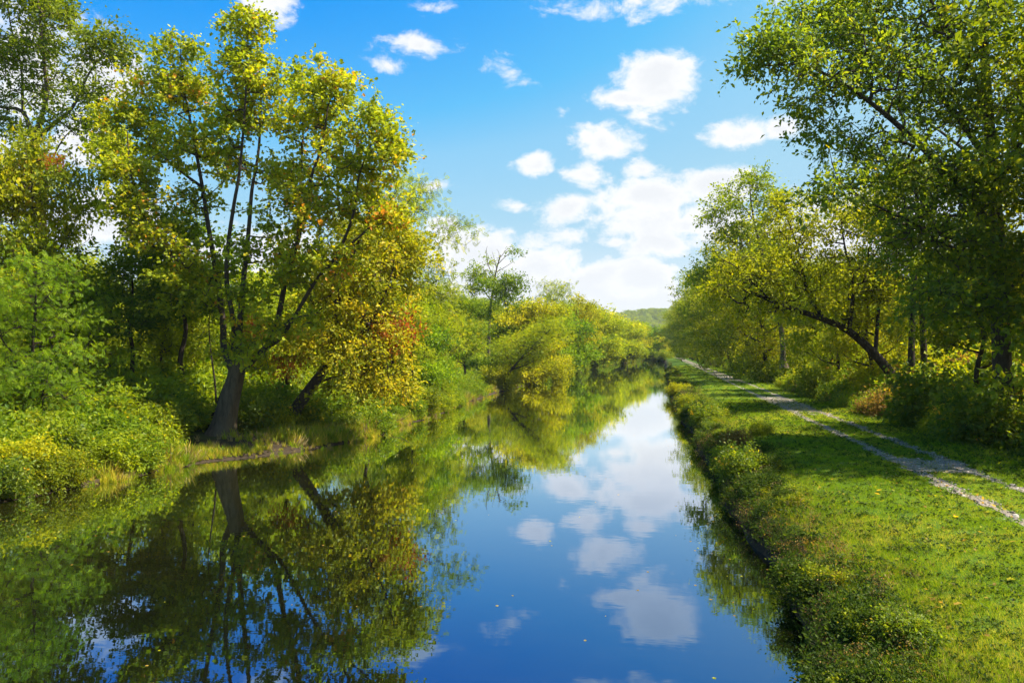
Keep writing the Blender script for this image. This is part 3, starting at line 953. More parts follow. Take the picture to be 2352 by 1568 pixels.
# tall tree at the left edge of the view
TD = 47.0
tb = pd(86, 930, TD); tb[2] = gz(tb[0], tb[1])
hero('edge_tree', 104, tb, [
    ([(84, 960), (92, 800), (96, 600), (90, 420), (82, 345), (76, 318)], .36, .22),
    ([(76, 318), (48, 255, .5), (0, 245, .8), (-50, 225, 1), (-100, 150, 1)], .15, .03),
    ([(76, 318), (95, 260, -.4), (105, 215, -.6), (100, 160, -.8), (90, 60, -1), (80, -40, -1)], .15, .03),
    ([(78, 318), (120, 285, -.6), (165, 245, -1), (190, 190, -1.4), (220, 140, -1.6), (255, 105, -1.8)], .15, .02),
    ([(50, 250, .5), (45, 150, 1), (20, 50, 1.4), (10, -50, 1.4)], .09, .02),
    ([(90, 420), (120, 360, -1), (150, 310, -1.8), (200, 270, -2.2)], .07, .015),
], [
    (60, 40, 90, 65, 26, 0), (150, 60, 50, 60, 12, -1), (235, 120, 60, 42, 15, -1.6), (170, 130, 60, 40, 9, -1.2), (285, 115, 25, 22, 4, -1.8), (20, 130, 75, 55, 20, .6), (110, 190, 80, 40, 9, -.4),
    (220, 230, 65, 38, 11, -1.8), (20, 230, 60, 45, 10, .8), (-60, 120, 70, 90, 18, 1), (40, -60, 120, 60, 24, 0), (150, 300, 80, 35, 8, -1.5), (90, 120, 60, 50, 10, 0),
    (250, 300, 60, 30, 7, -2), (30, 320, 70, 40, 10, .5),
], TD, 'tall open tree at the left edge with forking pale limbs high above the thicket', 'leaf_olive', 'bark_grey', .2, 'oval', per=7, nl=7, clump=.6, spread=.4, tone=.36)

# ------------------------------------------------------------------ near trees right of the towpath
ND = 33.0
nb = pd(2312, 1012, ND); nb[2] = gz(nb[0], nb[1])
hero('canopy_tree', 105, nb, [
    ([(2314, 1022), (2308, 960), (2302, 860), (2298, 700), (2292, 560), (2282, 400), (2270, 230), (2262, 60), (2255, -120)], .40, .08),
    ([(2290, 540), (2200, 420, -1), (2080, 300, -2), (1960, 205, -2.6), (1850, 150, -3), (1760, 150, -3.2)], .18, .02),
    ([(2280, 380), (2180, 240, .5), (2060, 120, 1), (1940, 40, 1), (1850, 10, 1)], .16, .02),
    ([(2292, 600), (2220, 560, -1.5), (2120, 520, -2.6), (2010, 470, -3.4), (1930, 420, -3.8)], .12, .02),
    ([(2286, 430), (2350, 320, -1), (2400, 200, -1.5), (2420, 80, -1.5)], .14, .02),
    ([(2270, 230), (2180, 60, -1.5), (2100, -60, -2)], .12, .02),
    ([(2298, 690), (2360, 620, -1.5), (2430, 540, -2.5)], .10, .02),
    ([(2300, 720), (2230, 680, -2), (2160, 660, -3.2)], .08, .02),
    ([(2282, 400), (2200, 330, 2), (2100, 260, 4), (2010, 230, 5)], .10, .02),
], [
    (1755, 150, 55, 45, 14, -3.1), (1800, 120, 70, 50, 18, -2.8), (1860, 190, 70, 50, 15, -2.8), (1850, 60, 70, 45, 16, .8), (1930, 110, 95, 70, 26, -1), (1960, 30, 110, 50, 26, .8),
    (2030, 200, 100, 80, 26, -1.8), (2130, 100, 120, 90, 34, 0), (2280, 100, 120, 110, 36, -1), (2120, 260, 100, 80, 26, 1.5), (2260, 280, 120, 110, 34, -1.2), (1960, 330, 75, 60, 10, 0),
    (1880, 290, 60, 45, 7, -2.6), (2040, 400, 95, 80, 22, -2.5), (2160, 440, 100, 90, 28, -1.6), (2300, 460, 110, 100, 30, -1.8), (1930, 430, 55, 50, 9, -3.6), (2100, 560, 100, 70, 22, -2.8),
    (2230, 600, 100, 80, 26, -2.4), (2340, 640, 90, 90, 24, -2.2), (2160, 690, 80, 55, 14, -3), (2260, 730, 80, 50, 14, -2.6), (2060, -40, 120, 60, 24, -1), (2260, -60, 150, 80, 30, -1), (2420, 250, 80, 200, 34, -1.5),
], ND, 'huge dark-leaved tree beside the towpath whose branches overhang the top corner', 'leaf_deep', 'bark', .18, 'oval', per=8, nl=4.6, clump=.55, spread=.36, tone=.46, flare=.6, sides=14)

# leaning trunk arching over the towpath
AD = 50.0
ab = pd(2066, 905, AD); ab[2] = gz(ab[0], ab[1])
hero('arching_tree', 106, ab, [
    ([(2070, 930), (2052, 870), (2010, 815), (1950, 760), (1890, 732), (1830, 712), (1770, 690), (1700, 662)], .33, .07),
    ([(1890, 732), (1850, 650, .5), (1830, 560, 1), (1800, 480, 1.2)], .14, .02),
    ([(1950, 760), (1960, 660, -1), (1940, 560, -1.4), (1930, 480, -1.5)], .14, .02),
    ([(1770, 690), (1700, 620, -1), (1650, 590, -1.5)], .07, .015),
    ([(2010, 815), (2020, 700, 1), (2040, 600, 1.2), (2050, 520, 1.2)], .13, .02),
], [
    (1790, 640, 80, 60, 26, 0), (1700, 630, 60, 45, 16, -.6), (1850, 560, 85, 70, 26, .6), (1800, 500, 60, 55, 16, 1), (1940, 520, 80, 70, 22, -1.2), (1930, 640, 90, 60, 22, -1), (1850, 700, 90, 45, 18, 0),
    (2040, 560, 80, 80, 22, 1), (2030, 680, 80, 60, 18, .8), (1750, 720, 70, 35, 12, .5), (1660, 690, 45, 40, 9, -.8), (1960, 750, 60, 35, 7, 1.5),
], AD, 'arching tree with a dark trunk slanting low towards the towpath', 'leaf_yellow', 'bark_dark', .19, 'oval', per=8, nl=5, clump=.6, spread=.4, tone=.36, flare=.4)

for k, (px, dep, hpx, lab) in enumerate(((2094, 49, 400, 'straight dark trunk standing just behind the foot of the arching tree, left of two'),
                                         (2122, 51, 390, 'straight dark trunk close behind the arching tree, right of a pair'))):
    b = pd(px, 905, dep); b[2] = gz(b[0], b[1])
    hero('straight_tree', 110 + k, b, [([(px + 2, 930), (px, 800), (px + 8 - 14 * k, 620), (px + 22 - 8 * k, 520), (px + 2, hpx)], .24, .04),
         ([(px + 8, 620), (px - 60, 550, 1), (px - 120, 490, 1.5)], .09, .02), ([(px + 16, 560), (px + 90, 480, 1), (px + 120, 430, 1)], .09, .02)],
         [(px - 100, 500, 70, 60, 14, 1), (px, 430, 90, 60, 20, 0), (px + 100, 450, 80, 70, 16, 1), (px + 60, 560, 80, 60, 12, 1), (px - 30, 640, 70, 50, 8, 1)],
         dep, lab, 'leaf_olive', 'bark_dark', .2, per=7, nl=7, clump=.6, spread=.4, tone=.4)

# tall pale tree that stands clear of the row further along
PD_ = 82.0
pb = np.array([11.6, 82.0, 0]); pb[2] = gz(*pb[:2])
hero('pale_tree', 107, pb, [
    ([(1800, 845), (1795, 760), (1775, 660), (1745, 560), (1728, 480), (1722, 410)], .28, .04),
    ([(1775, 660), (1720, 590, -.5), (1670, 540, -1), (1645, 490, -1)], .11, .02),
    ([(1745, 560), (1790, 500, .5), (1810, 450, .8)], .09, .02),
    ([(1780, 680), (1690, 640, .8), (1640, 620, 1)], .09, .02),
    ([(1735, 510), (1690, 450, .8), (1670, 440, 1)], .07, .02),
], [
    (1725, 430, 50, 36, 15, 0), (1670, 470, 40, 40, 12, -1), (1650, 530, 40, 40, 10, -1), (1780, 470, 45, 40, 12, .6), (1730, 520, 60, 40, 11, 0), (1690, 580, 60, 40, 12, 0), (1640, 620, 55, 40, 14, .8),
    (1720, 650, 70, 45, 16, .8), (1780, 600, 60, 60, 14, 0), (1610, 650, 30, 24, 6, .8), (1780, 720, 60, 45, 12, 0),
], PD_, 'tall pale-green open-crowned tree rising above the row on the towpath side', 'leaf_lime', 'bark_grey', .26, 'oval', per=7, nl=6.5, clump=.75, spread=.5, tone=.42)

# ------------------------------------------------------------------ the row along the towpath
row = [  # x, y, height, kind, label
    (14.5, 41, 11, 'broad_b', 'olive-green tree between the huge overhanging tree and the two dark trunks'),
    (17.5, 30, 19, 'roof_a', 'tall olive tree behind the overhanging tree at the right edge'),
    (19, 37, 18, 'roof_b', 'yellowing tree glowing behind the trunk of the huge overhanging tree'),
    (14.6, 58, 11.5, 'roof_b', 'yellow-leaved tree just past the arching trunk on the towpath side'),
    (14.2, 66, 11, 'roof_c', 'lime-green tree leaning over the bushes past the arching trunk'),
    (14.6, 74, 12.5, 'roof_a', 'olive tree in the towpath row just before the pale tall tree'),
    (12.2, 92, 18, 'roof_b', 'yellow-green tree in the towpath row right behind the pale tall tree'),
    (12.8, 102, 17, 'roof_c', 'lime tree second behind the pale tall tree along the towpath'),
    (11.6, 114, 18, 'roof_a', 'olive tree third behind the pale tall tree along the towpath'),
    (11.0, 126, 17, 'roof_b', 'yellowish tree with a bare trunk where the grass verge narrows'),
    (10.8, 140, 17, 'roof_c', 'lime tree with a bare dark trunk halfway down the towpath row'),
    (10.2, 156, 18, 'roof_a', 'olive tree with a dark trunk past the halfway of the towpath row'),
    (10.2, 174, 17, 'roof_b', 'sixth tree from the far end of the towpath row'),
    (9.6, 194, 18, 'roof_a', 'fifth tree from the far end of the towpath row'),
    (9.6, 216, 17, 'roof_c', 'fourth tree from the far end of the towpath row'),
    (9.2, 242, 18, 'roof_b', 'third tree from the far end of the towpath row'),
    (9.2, 272, 18, 'roof_a', 'second tree from the far end of the towpath row'),
    (8.5, 306, 17, 'roof_c', 'last small tree at the far end of the towpath row'),
]
rr = random.Random(3)
for k, (x, y, h, key, lab) in enumerate(row):
    plant(key, 'towpath_tree', (x, y, gz(x, y) - .05), h * rr.uniform(.95, 1.05), rr.uniform(-.5, .5), lab, group='trees along the towpath', wide=rr.uniform(.92, 1.08))

# ------------------------------------------------------------------ the left bank, from the near thicket to the far bend
left = [  # px of the trunk, distance, px height of the top, kind, width, label
    (95, 41.5, 290, 'broad_b', .72, 'dense ivy-covered olive tree below the open tree at the left edge'),
    (-40, 40, 330, 'broad_c', .8, 'yellow-green tree cut by the left edge of the view'),
    (60, 35, 560, 'locust_green', .9, 'bright green feathery thicket tree nearest the camera at the left edge'),
    (200, 40, 640, 'locust_green', .75, 'bright green feathery small tree between the left edge and the slender trunks'),
    (-80, 34, 600, 'locust_green', .9, 'feathery green tree mostly outside the left edge'),
    (150, 44, 560, 'sapling', 1.1, 'dark-stemmed sapling right of the ivy-covered tree'),
    (262, 47, 590, 'sapling', 1.0, 'lime sapling just left of the first slender leaning trunk'),
    (352, 45, 600, 'sapling', 1.0, 'lime sapling between the two slender trunks'),
    (455, 47, 620, 'sapling', .9, 'lime sapling pressed behind the left side of the sycamore'),
    (610, 49, 640, 'sapling', 1.0, 'lime sapling between the sycamore and the golden tree'),
    (940, 62, 690, 'sapling', 1.0, 'thin-stemmed lime tree at the right side of the golden tree'),
    (985, 72, 700, 'sapling', 1.1, 'thin-stemmed lime tree with a forked dark stem past the golden tree'),
    (293, 42.5, 570, 'thin', 1.2, 'slender dark-trunked tree left of the sycamore, leaning slightly'),
    (412, 43.5, 470, 'thin', 1.1, 'slender pale-footed trunk standing close left of the sycamore'),
    (180, 55, 570, 'broad_a', .9, 'lime tree behind the feathery thicket on the left'),
    (340, 57, 600, 'broad_a', .95, 'bright lime tree seen behind the slender trunks'),
    (450, 60, 640, 'bushy_green', 1.1, 'low green tree behind the sycamore on its left'),
    (590, 58, 620, 'bushy', 1.1, 'low lime tree behind the fork of the sycamore'),
    (700, 62, 560, 'broad_a', .9, 'lime tree behind the golden leaning tree'),
    (830, 60, 520, 'broad_b', .85, 'olive tree filling the back of the golden tree'),
    (905, 72, 385, 'locust', .8, 'tall feathery locust peeping out over the golden tree'),
    (975, 74, 600, 'loose', .95, 'thin loose tree just right of the golden tree'),
    (955, 66, 700, 'bushy_green', .9, 'green bushy tree under the loose thin tree at the golden tree edge'),
    (1010, 84, 660, 'locust', 1.0, 'feathery tree with a forked trunk right of the golden tree'),
    (1065, 90, 690, 'broad_d', .9, 'green tree behind the slanting waterside tree'),
    (1170, 112, 640, 'broad_d', .9, 'rounded green tree standing behind the waterside row below the dead top'),
    (1228, 110, 706, 'bushy_gold', 1.05, 'rounded golden-green bushy tree reaching down to the water'),
    (1262, 135, 655, 'locust', .9, 'dark feathery tree behind the golden-green bushy tree'),
    (1310, 138, 715, 'bushy_green', 1.1, 'green bushy tree next past the golden-green one by the water'),
    (1350, 155, 690, 'broad_c', .95, 'yellow-green tree with a russet top at the middle of the far row'),
    (1392, 165, 705, 'broad_d', .95, 'deeper green tree past the yellow-green one in the far row'),
    (1418, 190, 712, 'bushy', 1.3, 'yellowish bushy tree leaning over the water before the bend'),
    (1425, 228, 716, 'broad_a', 1.2, 'lime tree overhanging the narrows before the far bend'),
    (1438, 250, 722, 'bushy', 1.4, 'low lime tree overhanging the narrows'),
    (1462, 282, 728, 'broad_c', 1.2, 'yellowish tree at the narrowest water of the left bank'),
    (1474, 305, 732, 'bushy_green', 1.5, 'low green tree at the narrowest water of the left bank'),
    (1482, 330, 736, 'broad_a', 1.2, 'last lime tree of the left bank before the bend'),
    (1452, 215, 722, 'broad_d', .9, 'green tree near the far bend on the left bank'),
    (1468, 262, 730, 'broad_b', .95, 'olive tree at the far bend on the left bank'),
]
for px, dep, top, key, wd, lab in left:
    p = pd(px, 798, dep)
    x, y = float(p[0]), float(p[1])
    x = min(x, float(Lx(y)) - .3) if px < 1490 else x
    z = gz(x, y)
    h = CAM_H + (798 - top) / FOC * dep - z
    h *= .92 if dep > 225 else 1.1 if px > 990 else 1.0
    plant(key, 'canalside_tree', (x, y, z - .05), h, rr.uniform(0, 6.28), lab, group='trees on the left bank', wide=wd)

bend = [(331, 2.0, 8, 'bushy_gold', 'small yellowish tree closing the canal at the far bend'), (344, 1.6, 9, 'bushy', 'lime bushy tree at the far bend beside the small yellowish one'),
        (358, 2.2, 11, 'broad_c', 'distant yellowish tree where the canal disappears'), (374, 2.0, 12, 'broad_b', 'distant dark tree behind the yellowish one where the canal disappears'),
        (392, 2.5, 13, 'broad_a', 'distant lime tree in the middle of the closing trees'), (412, 2.5, 13, 'broad_c', 'distant yellow tree furthest left of the closing trees'),
        (352, 10, 15, 'broad_b', 'tall distant olive tree at the end of the towpath'), (385, 11, 15, 'broad_a', 'tall distant lime tree left of the towpath end')]
for y, off, h, key, lab in bend:
    x = float(Rx(y)) + off
    plant(key, 'canalside_tree', (x, y, gz(x, y) - .05), h, rr.uniform(0, 6.28), lab, group='trees closing the far bend', wide=1.15)

# slanting waterside tree
p = pd(1062, 885, 93); x = float(Lx(p[1])) - .2
plant('leaner', 'slanting_tree', (x, float(p[1]), gz(x, p[1]) - .05), 8.6, .35, 'lime feathery tree with a dark trunk slanting out over the water', wide=1.05)
p = pd(1040, 880, 98); x = float(Lx(p[1])) - 1.8
plant('leaner', 'slanting_tree', (x, float(p[1]), gz(x, p[1]) - .05), 7.6, .1, 'smaller slanting feathery tree right behind the dark slanting waterside trunk', wide=1.0)

# dead-topped tree and bare snag
DD = 130.0
db = pd(1128, 800, DD); db[2] = gz(db[0], db[1])
hero('dead_topped_tree', 108, db, [
    ([(1122, 830), (1124, 740), (1130, 680), (1136, 640), (1142, 612), (1150, 585)], .30, .06),
    ([(1136, 640), (1122, 610), (1117, 575), (1120, 565)], .08, .02), ([(1140, 615), (1134, 590), (1130, 577)], .06, .015), ([(1144, 606), (1160, 590), (1176, 578), (1190, 572)], .07, .015),
    ([(1140, 625), (1162, 612), (1180, 600)], .06, .015), ([(1146, 600), (1146, 580), (1140, 572)], .05, .012), ([(1150, 590), (1162, 575), (1170, 566)], .05, .012),
    ([(1128, 690), (1105, 660), (1090, 640)], .10, .02), ([(1130, 680), (1150, 660), (1160, 650)], .10, .02),
], [(1100, 640, 26, 26, 16), (1118, 660, 24, 20, 9), (1160, 665, 26, 20, 10), (1092, 668, 18, 18, 7), (1185, 580, 10, 10, 2), (1120, 600, 8, 12, 2)],
     DD, 'tall tree with bare dead branches sticking up above the far row', 'leaf_green', 'bark_grey', .3, per=6, nl=6, clump=.9, spread=.6, tone=.6, r_tip=.02)
sb = pd(1305, 770, 150); sb[2] = gz(sb[0], sb[1])
hero('bare_snag', 109, sb, [([(1298, 820), (1300, 740), (1304, 712), (1312, 696), (1314, 684)], .22, .04), ([(1308, 704), (1318, 697), (1328, 694)], .06, .02), ([(1302, 726), (1294, 712), (1290, 706)], .06, .02)],
     [(1300, 735, 6, 6, 1)], 150, 'bare grey dead snag poking out of the far row', 'leaf_green', 'bark_grey', .3, per=2, nl=3, clump=.4)

# red creepers
for px, py, dep, h, lab in ((585, 790, 41.0, 1.3, 'small patch of red creeper leaves beside the fork of the sycamore'),
                            (660, 880, 42.6, 1.7, 'red-brown creeper hanging low between the sycamore and the leaning golden trunk'),
                            (905, 830, 42.6, 2.4, 'bright red-orange creeper on the water side of the golden tree'),
                            (122, 400, 40.0, 1.0, 'small red creeper tuft high in the ivy-covered tree at the left')):
    p = pd(px, py, dep)
    e = bush('shrub_red', 'red_creeper', tuple(p - UP * 0), h, px * .1, lab, cat='creeper', wide=.8)

# ------------------------------------------------------------------ scattered masses (grass, undergrowth, woods)
def scatter(name, P, rot, scl, sources, label=None, cat=None, idx=None):
    """one object: instances of the given meshes (each source = list of meshes) on points"""
    me = bpy.data.meshes.new(name)
    me.vertices.add(len(P)); me.vertices.foreach_set('co', np.ascontiguousarray(P, np.float32).ravel())
    a = me.attributes.new('rot', 'FLOAT_VECTOR', 'POINT'); a.data.foreach_set('vector', np.ascontiguousarray(rot, np.float32).ravel())
    if np.ndim(scl) == 1: scl = np.repeat(np.asarray(scl)[:, None], 3, 1)
    a = me.attributes.new('scl', 'FLOAT_VECTOR', 'POINT'); a.data.foreach_set('vector', np.ascontiguousarray(scl, np.float32).ravel())
    if idx is not None:
        a = me.attributes.new('idx', 'INT', 'POINT'); a.data.foreach_set('value', np.ascontiguousarray(idx, np.int32))
    ob = bpy.data.objects.new(name, me); link(ob)
    master = bpy.data.collections.new(name + '_stock')
    for k, ms in enumerate(sources):
        c = bpy.data.collections.new('%s_stock_%02d' % (name, k))
        for j, m_ in enumerate(ms):
            c.objects.link(bpy.data.objects.new('%s_source' % name, m_))
        master.children.link(c)
    ng = bpy.data.node_groups.new(name + '_scatter', 'GeometryNodeTree')
    ng.interface.new_socket('Geometry', in_out='INPUT', socket_type='NodeSocketGeometry')
    ng.interface.new_socket('Geometry', in_out='OUTPUT', socket_type='NodeSocketGeometry')
    gi = ng.nodes.new('NodeGroupInput'); go = ng.nodes.new('NodeGroupOutput')
    ci = ng.nodes.new('GeometryNodeCollectionInfo')
    ci.inputs['Collection'].default_value = master
    ci.inputs['Separate Children'].default_value = True
    ci.inputs['Reset Children'].default_value = True
    ip = ng.nodes.new('GeometryNodeInstanceOnPoints')
    ip.inputs['Pick Instance'].default_value = True
    rv = ng.nodes.new('FunctionNodeRandomValue'); rv.data_type = 'INT'
    rv.inputs[4].default_value = 0; rv.inputs[5].default_value = len(sources) - 1
    ar = ng.nodes.new('GeometryNodeInputNamedAttribute'); ar.data_type = 'FLOAT_VECTOR'; ar.inputs[0].default_value = 'rot'
    asx = ng.nodes.new('GeometryNodeInputNamedAttribute'); asx.data_type = 'FLOAT_VECTOR'; asx.inputs[0].default_value = 'scl'
    e2r = ng.nodes.new('FunctionNodeEulerToRotation')
    L = ng.links.new
    L(gi.outputs[0], ip.inputs['Points']); L(ci.outputs[0], ip.inputs['Instance'])
    if idx is None:
        L(rv.outputs[2], ip.inputs['Instance Index'])
    else:
        ai = ng.nodes.new('GeometryNodeInputNamedAttribute'); ai.data_type = 'INT'; ai.inputs[0].default_value = 'idx'
        L(ai.outputs[0], ip.inputs['Instance Index'])
    L(ar.outputs[0], e2r.inputs[0]); L(e2r.outputs[0], ip.inputs['Rotation']); L(asx.outputs[0], ip.inputs['Scale'])
    L(ip.outputs[0], go.inputs[0])
    md = ob.modifiers.new('scatter', 'NODES'); md.node_group = ng
    tag(ob, label, cat, kind='stuff')
    return ob


def tuft(seed, n, h, rad, mat, lean=.35, width=1.0, tone=.45):
    rng = np.random.default_rng(seed)
    a = rng.uniform(0, 6.28, n)
    q = rad * np.sqrt(rng.uniform(0, 1, n))
    P = np.stack([q * np.cos(a), q * np.sin(a), np.full(n, -.01)], 1)
    az = rng.uniform(0, 6.28, n); l = np.abs(rng.normal(size=n)) * lean
    T = np.stack([np.cos(az) * l, np.sin(az) * l, np.ones(n)], 1)
    Nn = np.stack([np.cos(az), np.sin(az), np.zeros(n)], 1) + rng.normal(size=(n, 3)) * .2
    LV, _ = leaf_template('blade')
    s = h * rng.uniform(.5, 1.15, n)
    me = leaves_mesh('tuft', P, s, T, Nn, tone + rng.normal(size=n) * .16, 'blade', M[mat])
    return [me]


def weed(seed, h, mat, n=46, leaf=.1, kind='oval', rad=.22):
    rng = np.random.default_rng(seed)
    a = rng.uniform(0, 6.28, n); q = rad * np.sqrt(rng.uniform(0, 1, n)); z = h * rng.uniform(.08, 1, n) ** .8
    P = np.stack([q * np.cos(a), q * np.sin(a), z], 1)
    T = np.stack([np.cos(a), np.sin(a), rng.normal(size=n) * .4 - .1], 1) + rng.normal(size=(n, 3)) * .3
    Nn = np.array([0, 0, .8]) + rng.normal(size=(n, 3)) * .4
    lv = leaves_mesh('weed', P, leaf * rng.uniform(.6, 1.3, n), T, Nn, .45 + rng.normal(size=n) * .2, kind, M[mat])
    st = []
    for k in range(5):
        az = rng.uniform(0, 6.28)
        e = np.array([math.cos(az) * rad, math.sin(az) * rad, h * rng.uniform(.6, 1)])
        pts = resample([np.array([0, 0, -.05]), e * np.array([.35, .35, .55]), e], .1)
        st.append(tube(pts, taper(len(pts), .008, .003), 3))
    v, f = join(st)
    return [lv, mesh_np('weed_stem', v, f, M['bark'], True)]


rg = np.random.default_rng(77)


def eul(n, tilt=.12):
    return np.stack([rg.normal(size=n) * tilt, rg.normal(size=n) * tilt, rg.uniform(0, 6.28, n)], 1)


# mown verge of the towpath
def lawn():
    n = 330000
    u = rg.uniform(0, 1, n)
    y = 1.0 / (1 / 5.0 - u * (1 / 5.0 - 1 / 170.0))          # ~1/y^2
    y = np.where(rg.uniform(0, 1, n) < .25, rg.uniform(5, 60, n), y)
    x = Rx(y) + rg.uniform(.9, 12.0, n)
    k = (~on_path(x, y)) | (rg.uniform(0, 1, n) < np.where((worn(y) > .5) & (np.abs(x - path_c(y)) < .5), .25, .07))
    # strip in view only
    cx = x * math.cos(YAW) + y * math.sin(YAW); cyy = -x * math.sin(YAW) + y * math.cos(YAW)
    k &= (cx / cyy < .72) & (cx - 12 < .72 * cyy)
    x, y = x[k], y[k]
    d = np.hypot(x, y)
    s = (.75 + d / 38.0) * rg.uniform(.7, 1.25, len(x))
    edge = np.clip((x - path_c(y) - 1.6) / 2, 0, 1) + np.clip((2.6 - (x - Rx(y))) / 1.6, 0, 1)
    c = path_c(y)
    mid = np.abs(x - c) < .55
    hz = s * (1 + 1.3 * edge * rg.uniform(0, 1, len(x))) * np.where(mid, .75, 1)
    P = np.stack([x, y, ground_z(x, y)], 1)
    f = .5 * wig(x, y, .55) + .35 * wig(x, y, 1.7) + .3 * rg.normal(size=len(x)) + .7 * np.clip((2.4 - (x - Rx(y))) / 1.5, 0, 1)
    idx = np.where(f > .62, 4, np.where(f > .3, 3, np.where(f > -.1, 2, np.where(f > -.5, 1, 0))))
    clover = rg.uniform(0, 1, len(x)) < .05
    idx = np.where(clover, 5, idx)
    scatter('grass', P, eul(len(P), .15), np.stack([s, s, hz], 1), [tuft(1, 10, .055, .07, 'grass', .6, tone=.22), tuft(2, 10, .058, .07, 'grass', .6, tone=.38), tuft(3, 10, .058, .07, 'grass', .6, tone=.5),
            tuft(4, 10, .064, .07, 'grass', .7, tone=.68), tuft(9, 9, .065, .07, 'sedge', .8, tone=.7), weed(61, .05, 'weed', 12, .045, rad=.07)[:1]],
            'short green grass of the towpath verge', 'grass', idx)


lawn()


# weeds on the steep bank down to the water
def bank():
    n = 3600
    y = 1.0 / (1 / 5.0 - rg.uniform(0, 1, n) * (1 / 5.0 - 1 / 190.0))
    y = np.where(rg.uniform(0, 1, n) < .5, rg.uniform(6, 90, n), y)
    d = rg.beta(1.5, 2.2, n) * 2.7 + .02
    k = (wig(y * 1.0, d * 2, .8) + rg.normal(size=n) * .5) > -.75
    y, d = y[k], d[k]
    x = Rx(y) + d
    P = np.stack([x, y, ground_z(x, y) - .02], 1)
    s = (.22 + .42 * rg.uniform(0, 1, len(x)) ** 2.5 + np.hypot(x, y) / 170) * np.where(d > 1.3, .5, 1.15)
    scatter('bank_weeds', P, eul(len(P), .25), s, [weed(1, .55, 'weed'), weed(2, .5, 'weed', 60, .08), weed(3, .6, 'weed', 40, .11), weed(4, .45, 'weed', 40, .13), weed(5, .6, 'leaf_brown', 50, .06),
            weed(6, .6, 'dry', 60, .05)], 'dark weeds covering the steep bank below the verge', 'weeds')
    n = 1500
    y = 1.0 / (1 / 6.0 - rg.uniform(0, 1, n) * (1 / 6.0 - 1 / 160.0))
    y = np.where(rg.uniform(0, 1, n) < .5, rg.uniform(7, 70, n), y)
    x = Rx(y) + rg.uniform(.06, .5, n)
    P = np.stack([x, y, np.maximum(ground_z(x, y), .02)], 1)
    rot = np.stack([rg.normal(size=n) * .3, -.55 + rg.normal(size=n) * .3, np.zeros(n)], 1)
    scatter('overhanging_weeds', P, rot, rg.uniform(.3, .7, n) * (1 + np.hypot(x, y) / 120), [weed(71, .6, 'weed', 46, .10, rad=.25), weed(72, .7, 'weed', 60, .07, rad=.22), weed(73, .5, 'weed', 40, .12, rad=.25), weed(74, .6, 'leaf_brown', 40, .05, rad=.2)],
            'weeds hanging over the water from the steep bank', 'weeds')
    n = 800
    y = np.where(rg.uniform(0, 1, n) < .6, rg.uniform(7, 60, n), rg.uniform(40, 160, n))
    d = rg.uniform(.1, 1.4, n)
    k = wig(y * 1.4, d * 3, .7) > .35
    y, d = y[k], d[k]
    x = Rx(y) + d
    P = np.stack([x, y, ground_z(x, y) - .05], 1)
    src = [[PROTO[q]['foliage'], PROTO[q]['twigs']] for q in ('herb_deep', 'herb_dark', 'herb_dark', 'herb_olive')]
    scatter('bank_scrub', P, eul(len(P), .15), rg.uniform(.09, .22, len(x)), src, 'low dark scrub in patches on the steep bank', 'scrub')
    n = 22000
    y = 1.0 / (1 / 5.0 - rg.uniform(0, 1, n) * (1 / 5.0 - 1 / 150.0))
    d = rg.beta(1.7, 1.9, n) * 2.3 + .1
    x = Rx(y) + d
    P = np.stack([x, y, ground_z(x, y)], 1)
    s = rg.uniform(.35, .8, n) * (1 + np.hypot(x, y) / 70) * np.where(d > 1.5, .6, 1)
    scatter('bank_grass', P, eul(n, .45), s, [tuft(21, 16, .22, .10, 'sedge', .9), tuft(22, 14, .22, .10, 'grass', .9, tone=.3), tuft(23, 18, .20, .12, 'sedge', 1.1, tone=.3), tuft(24, 16, .20, .12, 'dry', 1.2, tone=.5)],
            'rough unmown grass hanging over the bank edge', 'grass')


bank()


